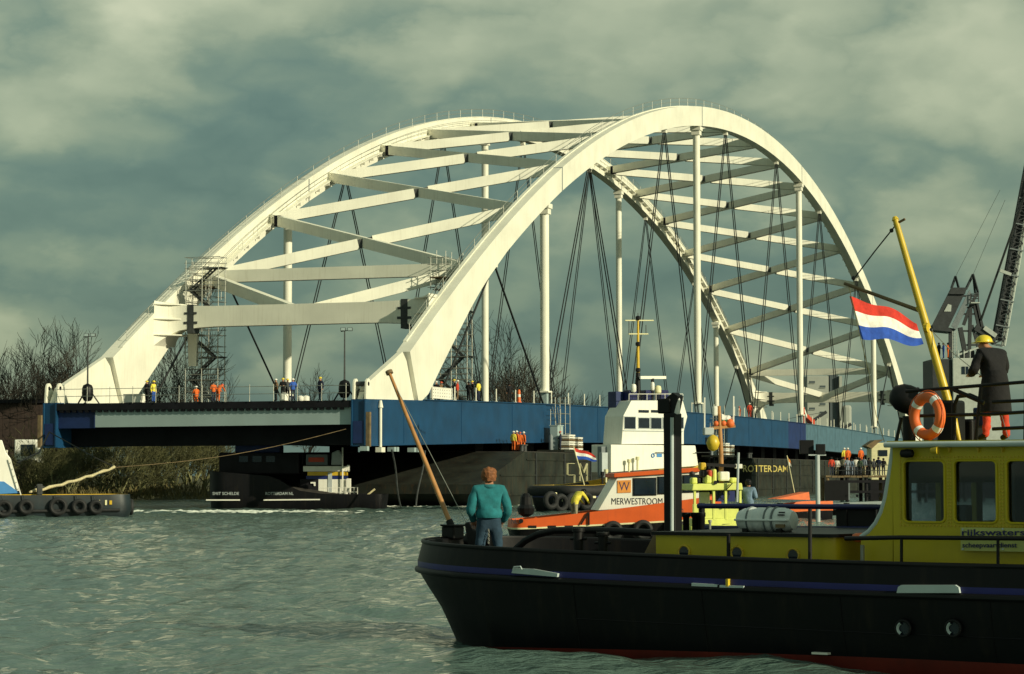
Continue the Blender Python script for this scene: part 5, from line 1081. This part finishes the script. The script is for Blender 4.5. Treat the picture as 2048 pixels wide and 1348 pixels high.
# ================================================================== patrol vessel in front
F = Frame(1280, 1318, 36)
T = F.root('patrol_vessel', 'black hulled patrol vessel with yellow wheelhouse and trunk cabin', 'patrol vessel'); CY = 2.32
ho, rings = hull('hull', T, [BOOT, BLACK, HBLUE, YEL, DECKM], -2.25, 13.0, CY, [(-.5, 1.6, 1.8, .6, 0, 0), (0, 2.04, 2.05, .7, 0, 0), (.17, 2.2, 2.12, .75, 1, -1.1), (.5, 2.54, 2.22, .8, 1, .4), (.8, 2.84, 2.28, .85, 1, .6), (1.02, 3.05, 2.32, .9, 2, .8), (1.15, 3.05, 2.32, .9, 1, .85), (1.43, 2.95, 2.28, .85, 1, 1)],
    .86, lambda k: .16 * (max(0, k - .5) / .5) ** 1.7, inner=1, deckm=4, nb=26, pw=2.1)
MB().tube(rings[5] + rings[5][:1], .05, 8).build('rubbing_strake', BLACKM, ho, smooth=True); MB().tube(rings[7] + rings[7][:1], .032, 8).build('cap_rail', BLACKM, ho, smooth=True)
nr = len(rings[0])
for k in range(1, 14, 2):                                # welded plate seams
    q = [Vector(rings[i][nr - k]) + Vector((0, -.002, 0)) for i in (2, 3, 4, 5)]; MB().tube(q, .009, 5).build('weld_seam', BLACK, ho)
MB().tube([Vector(rings[3][nr - k]) + Vector((0, -.002, 0)) for k in range(1, 14)], .009, 5).build('weld_seam', BLACK, ho)
LG = mat('pale grey plate', (.50, .58, .58), .45, var=.08, streak=.2, dirt=(.3, .33, .33))
poly(F, ho, 'freeing_port', LG, [(1023, 1146), (1026, 1136), (1066, 1138), (1115, 1147), (1114, 1154)], -.05, .03); pipe(F, ho, 'port_grip', LG, [(1026, 1140, -.07), (1028, 1134, -.07), (1041, 1133, -.07), (1044, 1139, -.07)], .012, 6)
poly(F, ho, 'freeing_port', LG, [(1383, 1166), (1434, 1169), (1434, 1174), (1383, 1172)], -.05, .03); poly(F, ho, 'freeing_port', LG, [(1439, 1170), (1487, 1172), (1487, 1176), (1439, 1175)], -.05, .03); rect(F, ho, 'yellow_mark', MASTY, 1451, 1158, 1456, 1173, -.06, .0)
poly(F, ho, 'freeing_port', LG, [(1793, 1186), (1796, 1174), (1802, 1170), (1910, 1170), (1917, 1175), (1919, 1186)], -.05, .03)
rect(F, ho, 'depth_plate', WHITE2, 1623, 1305, 1655, 1309, .10, .2)
for px in (1806, 1906):
    c = F.L(px, 1257, .02); r = MB().torus(c, .105, .022, 26, 8).build('porthole_rim', BLACKM, ho, smooth=True); MB().lathe([(.1, .0), (.1, .05)], (c.x, c.y + .03, c.z), 20, 'y').build('porthole_glass', GLASS, r)
    MB().torus((c.x - .012, c.y + .012, c.z), .085, .032, 24, 6, a0=1.9, a1=4.4).build('porthole_lit_crescent', LG, r, smooth=True)  # pale crescent stands for sunlight on the recess's left inner side
poly(F, T, 'waterway_strip', YEL, [(900, 1082), (1010, 1084), (1132, 1092), (1132, 1104), (900, 1104)], 4.30, 4.34)
# bow: jackstaff, bollard, windlass
P0, P1 = F.L(906, 1060, CY), F.L(779, 746, CY)
J = MB().tube([P0, P0.lerp(P1, .25), P0.lerp(P1, .6), P1], [.040, .042, .036, .026], 10).build('jackstaff', WOOD, T, smooth=True)
MB().tube([P1.lerp(P0, .006), P1.lerp(P0, -.014)], .062, 12).build('staff_cap', TIMBER, J, smooth=True); MB().tube([P0.lerp(P1, -.03), P0.lerp(P1, .06)], .06, 10).build('staff_socket', BLACKM, J)
MB().tube([P1.lerp(P0, .05), F.L(935, 1050, CY - .2)], .006, 5).build('stay', STEEL, J)
b = rect(F, T, 'stem_bollard', BLACKM, 882, 1052, 907, 1079, CY - .1, CY + .2, .03); rect(F, b, 'bollard_cap', BLACKM, 880, 1049, 908, 1053, CY - .13, CY + .23, .01); rect(F, b, 'bollard_foot', BLACKM, 886, 1079, 902, 1100, CY - .05, CY + .15)
poly(F, T, 'fairlead', BLACKM, [(928, 1046), (938, 1043), (946, 1058), (958, 1062), (958, 1110), (938, 1110)], 1.7, 2.0, .02)
w = MB().lathe([(.14, -.25), (.14, .25)], F.L(962, 1082, 1.9), 12, 'x').build('windlass', BLACKM, T, smooth=True); MB().lathe([(.19, -.02), (.19, .04)], F.L(955, 1082, 1.9), 14, 'x').build('flange', BLACKM, w)
for k in range(7): MB().torus(F.L(977, 1060 + k * 4.2, 1.2), .014, .005, 10, 5, ax='y' if k % 2 else 'x').build('chain_link', STEEL, T)
hz = .86
pipe(F, T, 'towing_bow', BLACKM, [(1030, 1100, 1.2), (1050, 1082, 1.2), (1075, 1069, 1.2), (1110, 1061, 1.2), (1160, 1060, 1.2), (1230, 1062, 1.2), (1305, 1066, 1.2)], .055, 10)
for x0, x1, y0 in ((1146, 1168, 1056), (1197, 1215, 1064)):
    a, c = F.L(x0, y0, .75), F.L(x1, y0, .75); o = MB().lathe([(.075, .86), (.075, a.z - .06), (.10, a.z - .05), (.10, a.z)], ((a.x + c.x) / 2, .75, 0), 14).build('bollard', BLACKM, T, smooth=True); MB().tube([((a.x + c.x) / 2 - .14, .75, a.z - .16), ((a.x + c.x) / 2 + .14, .75, a.z - .16)], .022, 8).build('bollard_pin', BLACKM, o)
# trunk cabin with a rounded after corner
TO = .34; s0, s1 = F.S(1312, TO, 1100), F.S(1668, TO, 1100); zt = F.L(1500, 1073, TO).z
pl = [(s0, TO), (s1 - .2, TO)] + [(s1 - .2 + .2 * math.sin(a), TO + .2 - .2 * math.cos(a)) for a in np.linspace(.2, math.pi / 2, 8)] + [(s1, 3.9), (s0, 3.9)]
n = len(pl); b = MB().add([(x, y, .86) for x, y in pl] + [(x, y, zt) for x, y in pl], [tuple(range(n)), tuple(range(2*n-1, n-1, -1))] + [(i, (i+1) % n, n + (i+1) % n, n + i) for i in range(n)])
TC = b.build('trunk_cabin', YEL, T, smooth=True)
MB().add([(x + (.05 if x > s0 + 1 else -.05), y + (-.05 if y < 2 else .05), zt + .003) for x, y in pl] + [(x + (.05 if x > s0 + 1 else -.05), y + (-.05 if y < 2 else .05), zt + .05) for x, y in pl], [tuple(range(n)), tuple(range(2*n-1, n-1, -1))] + [(i, (i+1) % n, n + (i+1) % n, n + i) for i in range(n)]).build('cabin_top', BLACKM, TC)
poly(F, T, 'break_bulkhead', TIMBER, [(1286, 1112), (1306, 1072), (1312, 1070), (1312, 1112)], .6, .75)
for px, py in ((1368, 1104), (1474, 1106), (1586, 1111)):
    c = F.L(px, py, TO - .01); r = MB().torus(c, .092, .016, 24, 8).build('porthole_rim', MASTY, TC, smooth=True); MB().lathe([(.09, -.004), (.09, .012)], c, 20, 'y').build('porthole_glass', GLASS, r)
    for a in ((-.6, .6, 1.57) if px == 1474 else ()): MB().lathe([(.012, -.02), (.012, .0)], (c.x + .105 * math.cos(a + 1), c.y, c.z + .105 * math.sin(a + 1)), 8, 'y').build('wing_nut', MASTY, r)
# life raft canister (lies on the trunk cabin)
a, c = F.L(1478, 1068, 1.0), F.L(1590, 1024, 1.0); cx, cz, hl, rr = (a.x + c.x) / 2, zt + .05 + .17, (c.x - a.x) / 2, .165
R_ = thing('life_raft', 'white ribbed life raft canister lying on the trunk cabin', 'life raft', F.world((cx, 1.0, zt + .05)), F.rz)
prof = [(.06, -hl), (.125, -hl + .02), (.155, -hl + .09), (.165, -hl + .12)]
for k in range(4):
    x0 = -hl + .14 + k * (2 * hl - .28) / 4; x1 = x0 + (2 * hl - .28) / 4; prof += [(.165, x0 + .015), (.178, x0 + .03), (.178, x1 - .03), (.165, x1 - .015)]
prof += [(.165, hl - .12), (.155, hl - .09), (.125, hl - .02), (.06, hl)]
sh = MB().lathe(prof, (0, 0, .17), 22, 'x').build('shell', RAFT, R_, smooth=True)
MB().box(-hl + .03, hl - .03, -.20, .20, .155, .185).build('seam_flange', RAFT, sh, bevel=.01)
for x in (-hl * .52, hl * .1, hl * .36): MB().torus((x, 0, .17), .18, .014, 24, 6, ax='x').build('strap', GREYD, R_)
for x in (-hl * .6, hl * .6): MB().box(x - .04, x + .04, -.16, .16, 0, .05).build('cradle', BLACKM, R_)
for z, t_ in ((.26, 'UK 7'), (.23, '1 BMV')):
    pass
for k in range(2): MB().box(hl * .62 + .01 * k, hl * .85, -.190 + .012 * k, -.176 + .012 * k, .235 + .035 * k, .255 + .035 * k).build('printed_line', INK, R_)
MB().box(hl * .55, hl * .86, -.20, -.17, .065, .115).build('nameplate', TIMBER, R_)
# black derrick post
dp = rect(F, T, 'derrick_post', BLACKM, 1326, 826, 1350, 1075, CY, CY + .22, .02)
MB().tube([F.L(1344, 835, CY - .05), F.L(1344, 1070, CY - .05)], .028, 8).build('conduit', LG, dp); rect(F, dp, 'sheave_box', BLACKM, 1314, 797, 1339, 827, CY, CY + .25, .02); poly(F, dp, 'sheave_cap', BLACKM, [(1330, 798), (1345, 785), (1355, 792), (1348, 826), (1339, 826)], CY + .03, CY + .2)
a = F.L(1352, 829, CY + .1); c = F.L(1352, 793, CY + .1); MB().lathe([(.055, 0), (.066, .01), (.066, c.z - a.z - .01), (.055, c.z - a.z)], a, 14).build('deck_lamp', RAFT, dp, smooth=True)
# far side: navy pipe rails, panels
for y0, x0 in ((1012, 1396), (1056, 1400)):
    pipe(F, T, 'pipe_rail', PIPEB, [(x0, y0, 4.2), (1560, y0 + 1, 4.2), (1775, y0 + 2, 4.2)], .042, 12)
for px in (1400, 1480, 1557, 1690): rect(F, T, 'rail_post', BLACKM, px - 3, 1006, px + 4, 1110, 4.24, 4.34)
rect(F, T, 'dark_panel', BLACKM, 1672, 1008, 1752, 1070, 4.26, 4.31); rect(F, T, 'dark_panel', PIPEB, 1398, 1058, 1478, 1074, 4.26, 4.31); rect(F, T, 'dark_panel', BLACKM, 1510, 1018, 1550, 1060, 4.26, 4.31)
for k, px in enumerate((1390, 1402, 1372)): MB().lathe([(.05, .86), (.05, zt + .2), (.07, zt + .22), (.07, zt + .28)], (F.S(px, 3.0), 3.0, 0), 10).build('vent_pipe', BLACKM, T, smooth=True)
for px in (1420, 1498): MB().tube([F.L(px + (1590 - px) * 0, 1045, 3.4), F.L(px, 1072, 3.4)], .02, 6).lathe([(.03, 0), (.03, .04)], F.L(px, 1045, 3.4), 8).build('stanchion', STEEL, T)
INT = mat('interior navy panel', (.012, .02, .035), .6)
# wheelhouse: wall pieces round real openings
o0, o1 = .45, .53; zf = .86; zr = F.L(1900, 893, o0).z; zs = F.L(1900, 1045, o0).z; zl = F.L(1900, 921, o0).z
sA, sB = F.S(1786, o0, 1000), 9.5
wins = [(F.S(1807, o0, 1000), F.S(1890, o0, 1000)), (F.S(1908, o0, 1000), F.S(1994, o0, 1000)), (F.S(2013, o0, 1000), F.S(2100, o0, 1000)), (F.S(2120, o0, 1000), F.S(2200, o0, 1000))]
b = MB().box(sA, sB, o0, o1, zf, zs).box(sA, sB, o0, o1, zl, zr); x = sA
for a, c in wins: b.box(x, a, o0, o1, zs, zl); x = c
b.box(x, sB, o0, o1, zs, zl); WW = b.build('wheelhouse_wall', YEL, T)
MB().box(sA, sA + .08, o1 + .002, 4.1, zf, 1.95).box(sA, sA + .08, o1 + .002, 4.1, 2.5, zr).box(sA, sA + .08, o1 + .002, .85, 1.95, 2.5).box(sA, sA + .08, 1.75, 1.95, 1.95, 2.5).box(sA, sA + .08, 2.9, 3.1, 1.95, 2.5).box(sA, sA + .08, 3.95, 4.1, 1.95, 2.5).build('wheelhouse_front', YEL, T); MB().box(sA, sA + 2.6, 4.1, 4.18, zf, zr).box(sA + 2.6, sB, 4.1, 4.18, zf, 1.7).box(sA + 2.6, sB, 4.1, 4.18, 2.5, zr).build('wheelhouse_far_wall', INT, T); MB().box(sB - .08, sB, o1 + .002, 4.1, zf, zr).build('wheelhouse_back', YEL, T)
MB().box(sA + .1, sB - .1, o1 + .01, 4.09, zf, zf + .05).build('cabin_floor', DARK, T)
MB().box(sA + 2.0, sA + 2.2, 1.6, 4.0, zf + .06, 2.7).build('inner_bulkhead', INT, T); MB().box(sA + .1, sB - .1, 3.3, 3.36, 1.0, 1.75).build('inner_panel', INT, T); MB().box(sA + .25, sA + .9, 1.5, 3.6, zf + .06, 1.75).build('helm_console', INT, T, bevel=.05)
MB().box(sA + .5, sA + .72, 1.2, 1.4, 1.95, 2.2).build('radar_screen', PLATE, T, bevel=.02); MB().tube([(sA + 1.5, 1.0, zf + .06), (sA + 1.5, 1.0, 2.75)], .03, 8).build('inner_pole', STEEL, T)
MB().lathe([(.2, 1.3), (.22, 1.5), (.05, 1.55)], (sA + 1.3, 1.8, 0), 12).build('helm_seat', INT, T); MB().box(sA + 1.15, sA + 1.5, 1.95, 2.02, 1.5, 2.15).build('helm_seat_back', INT, T, bevel=.03)
for a, c in wins[:3]:
    g = MB().box(a + .01, c - .01, o1 - .02, o1 - .01, zs + .005, zl - .005).build('window', mat('wheelhouse glass', (.20, .28, .36), .02, trans=1., var=.02, spec=.35), WW)
    pts = []
    for (X, Z, a0) in ((c, zl, 0), (a, zl, 1), (a, zs, 2), (c, zs, 3)):
        for k in range(5): an = (a0 + k / 4) * math.pi / 2; r_ = .07; pts.append((X - math.copysign(r_, X - (a + c) / 2) + r_ * math.cos(an), o0 - .008, Z - math.copysign(r_, Z - (zs + zl) / 2) + r_ * math.sin(an)))
    MB().tube(pts + pts[:1], .016, 6).build('frame', YEL, g, smooth=True)
    fil = MB()                                         # rounded corner fillets
    for (X, Z) in ((a, zl), (c, zl), (a, zs), (c, zs)):
        ux, uz = (1 if X == a else -1), (1 if Z == zs else -1); r_ = .075
        q = [(X, Z)] + [(X + ux * (r_ - r_ * math.sin(t_)), Z + uz * (r_ - r_ * math.cos(t_))) for t_ in np.linspace(0, math.pi / 2, 6)]
        fil.prism(q, o0 + .004, o1 - .004)
    f_ = fil.build('corner_fillets', YEL, g); f_['kind'] = 'stuff'
    bo = MB(); per = [(a - .045 + (c - a + .09) * k / 13, z) for k in range(14) for z in (zs - .045, zl + .045)] + [(x, zs - .045 + (zl - zs + .09) * k / 20) for k in range(1, 20) for x in (a - .045, c + .045)]
    for X, Z in per: bo.lathe([(.011, o0 - .014), (.013, o0 - .002)], (X, 0, Z), 6, 'y')
    q = bo.build('frame_bolts', MASTY, g); q['kind'] = 'stuff'
cur = [(1722, 1074), (1738, 1063), (1752, 1046), (1763, 1024), (1771, 996), (1777, 960), (1782, 925), (1786, 893)]
pw_ = poly(F, T, 'wing_screen', YEL, cur + [(1785.5, 1128), (1722, 1128)], o0 + .01, o0 + .06); MB().tube([F.L(x, y, o0 + .03) for x, y in cur], .034, 10).build('screen_edge', LG, pw_, smooth=True)
rf = MB().box(sA - .02, sB, .32, 4.3, zr + .003, zr + .08).build('roof', YEL, T); MB().tube([(sA - .05, .32, zr + .03), (sB, .32, zr + .03)], .04, 10).build('roof_edge', LG, rf, smooth=True)
for px in (1862,): MB().lathe([(.035, 0), (.055, .10)], F.L(px, 901, .3) , 12, 'x').build('horn', MASTY, rf)
for px in (1897, 1955, 2003): poly(F, rf, 'roof_bracket', MASTY, [(px - 4, 895), (px + 2, 895), (px + 1, 905)], .40, .445)
l = MB().lathe([(.02, -.10), (.05, -.08), (.06, 0), (.05, .08), (.02, .10)], F.L(1814, 907, .36), 12, 'x').build('side_light', BLACKM, rf, smooth=True)
sg = rect(F, T, 'name_board', mat('clear yellow board', (.50, .52, .16), .3), 1921, 1056, 2110, 1103, .36, .38)
text(F, sg, 'board_lettering', INKB, 'rijkswaterstaat', 1924, 1058, 2096, 1075, .355, .016); text(F, sg, 'board_lettering', INKB, 'scheepvaartdienst', 1925, 1085, 2034, 1098, .355, .012)
for px, py in ((1926, 1059), (2006, 1058), (1926, 1098), (2006, 1098)): MB().lathe([(.014, -.012), (.014, 0)], F.L(px, py, .36), 8, 'y').build('board_bolt', LG, sg)
hr = pipe(F, T, 'side_handrail', BLACKM, [(1690, 1077, .08), (1800, 1075, .08), (2060, 1077, .08), (2150, 1078, .08)], .03, 8)
for px in (1803, 1996): pipe(F, hr, 'rail_stanchion', BLACKM, [(px, 1076, .08), (px, 1128, .08)], .022, 8)
for px, y0 in ((1457, 1068), (1620, 1018)): pipe(F, T, 'deck_stanchion', BLACKM, [(px, y0, .12), (px, 1128, .12)], .028, 8)
pipe(F, T, 'deck_hose_post', STEEL, [(1725, 1090, .3), (1725, 1125, .3)], .03, 8)
ob = MB().torus(F.L(1750, 1075, .8), .26, .06, 24, 8, ax='z').build('orange_fender', ORANGE2, smooth=True); ob.matrix_world = Matrix.Translation(F.o) @ Matrix.Rotation(F.rz, 4, 'Z'); tag(ob, 'orange ring fender lying behind the curved yellow screen', 'fender')
# roof gear
zR = zr + .08
sp = MB().lathe([(.09, 0), (.09, F.L(1818, 832, 1.5).z - zR)], (F.S(1818, 1.5, 860), 1.5, zR), 12).build('searchlight_post', BLACKM, T, smooth=True)
c = F.L(1810, 797, 1.5); q = MB().lathe([(.03, -.22), (.12, -.19), (.19, -.08), (.205, .02), (.20, .10), (.21, .11), (.21, .14), (.19, .14)], (0, 0, 0), 20, 'x').build('searchlight', BLACKM, sp, smooth=True); q.location = c; q.rotation_euler = (0, .35, .5)
q2 = MB().lathe([(.19, .125), (.18, .142), (.1, .152)], (0, 0, 0), 20, 'x').build('lens', GLASS, sp, smooth=True); q2.location = c; q2.rotation_euler = (0, .35, .5)
for (x0, y0, x1, y1, oa, ob_) in ((1872, 800, 1908, 890, 1.9, 2.3), (1908, 838, 1945, 890, 2.4, 2.9)): rect(F, T, 'roof_locker', BLACKM, x0, y0, x1, y1, oa, ob_, .04)
pipe(F, T, 'radar_frame', BLACKM, [(1908, 888, 1.6), (1909, 810, 1.6), (1916, 793, 1.6), (1940, 790, 1.6), (1962, 800, 1.6)], .03, 8); rect(F, T, 'chart_box', NAVY, 1945, 815, 1968, 852, 2.6, 2.8, .02)
for pts in ([(1812, 783), (1900, 776), (2050, 764), (2140, 757)], [(1985, 804), (2050, 801), (2140, 797)], [(1830, 832), (1990, 828), (2050, 824), (2140, 820)], [(1985, 858), (2050, 855), (2140, 852)]): pipe(F, T, 'roof_rail', BLACKM, [(x, y, .85) for x, y in pts], .024, 8)
for x0, y0, x1 in ((1803, 835, 1791), (1962, 772, 1950), (2052, 764, 2050)): pipe(F, T, 'roof_stanchion', BLACKM, [(x0, y0, .85), (x1, 889, .85)], .026, 8)
pipe(F, T, 'rail_brace', BLACKM, [(1905, 778, .85), (1968, 806, .85)], .03, 8)
# lifebuoy hung on the roof rail
c = F.L(1855, 832, .72); lb = thing('lifebuoy', 'orange lifebuoy with pale bands hanging on the wheelhouse roof rail', 'lifebuoy', F.world(c), F.rz - math.radians(22))
MB().torus((0, 0, 0), .255, .072, 40, 12).build('ring', ORANGE2, lb, smooth=True)
for k in range(4): a0 = .75 + k * 1.571; MB().torus((0, 0, 0), .255, .075, 5, 12, a0=a0, a1=a0 + .28).build('band', RAFT, lb, smooth=True)
MB().tube([(math.cos(a) * .345 * (1 - .03 * math.sin(4 * a)), -.02, math.sin(a) * .345 * (1 - .03 * math.sin(4 * a))) for a in np.linspace(0, 6.28, 40)], .007, 5).build('grab_line', ORANGE2, lb)
# mast with gaff, flag
b0, b1 = F.L(1921, 889, 2.0), F.L(1791, 440, 2.0)
M = MB().tube([b0, b0.lerp(b1, .12), b0.lerp(b1, .5), b1], [.022, .062, .058, .042], 12).build('mast', MASTY, T, smooth=True)
MB().tube([b1, b1 + (b1 - b0).normalized() * .05], [.055, .03], 10).build('mast_cap', MASTY, M); MB().tube([F.L(1788, 450, 2.0), F.L(1810, 438, 2.0)], .018, 6).build('truck_peg', TIMBER, M)
g0, g1 = F.L(1838, 621, 2.0), F.L(1689, 567, 2.0); G_ = MB().tube([g0, g1], [.030, .024], 8).build('gaff', TIMBER, M, smooth=True)
poly(F, M, 'gaff_bracket', MASTY, [(1831, 616), (1838, 605), (1856, 650), (1850, 650)], 1.97, 2.03); MB().tube([F.L(1850, 655, 1.95), F.L(1857, 655, 1.95)], .07, 10).build('mast_band', MASTY, M)
pipe(F, M, 'peak_halyard', CABLE, [(1790, 452, 2.0), (1750, 502, 2.0), (1706, 560, 2.0)], .010, 6)
for x, y in ((1783, 461), (1707, 556), (1862, 660)): MB().lathe([(.012, -.03), (.03, -.015), (.03, .015), (.012, .03)], F.L(x, y, 2.0), 8).build('block', CABLE, M)
pipe(F, M, 'flag_halyard', ROPE, [(1697, 570, 2.0), (1722, 680, 2.0), (1738, 745, 2.0), (1752, 830, 1.9), (1770, 888, 1.9)], .006, 5)
pipe(F, M, 'backstay', STEEL, [(1862, 660, 2.0), (1905, 705, 1.9), (1985, 770, 1.7), (2020, 888, 1.5)], .006, 5)
ht, hb_ = F.world(F.L(1699, 592, 2.0)), F.world(F.L(1723, 678, 2.0)); fv = at_depth(1831, 622, ht.y + .62) - ht
flag('ship_flag', 'large red white and blue flag flying from the gaff of the patrol vessel', (FR, FW, FB), ht, hb_, fv, .10, n=28)
# the two men aboard
p = F.world(Vector((F.S(978, 1.3, 1090), 1.3, .86)))
m = person(p, .12, 'man in a teal jacket and jeans standing in the bow of the patrol vessel', 'teal', 'jeans', 'pockets', ('hair', 'ginger'), h=1.86, hands=True, bulk=1.12, sub=2)
MB().torus((0, .01, 1.475), .085, .035, 20, 8, ax='z').build('collar', C['teal'], m, smooth=True); MB().lathe([(.17, 1.16), (.195, 1.12), (.20, 1.06), (.185, 1.02), (.15, 1.03)], (0, 0, 0), 20).build('jacket_hem', C['teal'], m, smooth=True)
p = F.world(Vector((F.S(1992, 1.6, 870), 1.6, zR)))
m = person(p, .45, 'man in a black coat, yellow helmet and red trousers on the wheelhouse roof', 'black', 'red', 'bow', ('helmet', 'yellow'), h=1.50, hands=True, bulk=1.12, sub=2); m.scale.x *= 1.08; m.scale.y *= 1.08
MB().lathe([(.17, 1.12), (.20, .95), (.225, .70), (.24, .47), (.22, .46)], (0, .01, 0), 18).build('coat_skirt', C['black'], m, smooth=True)
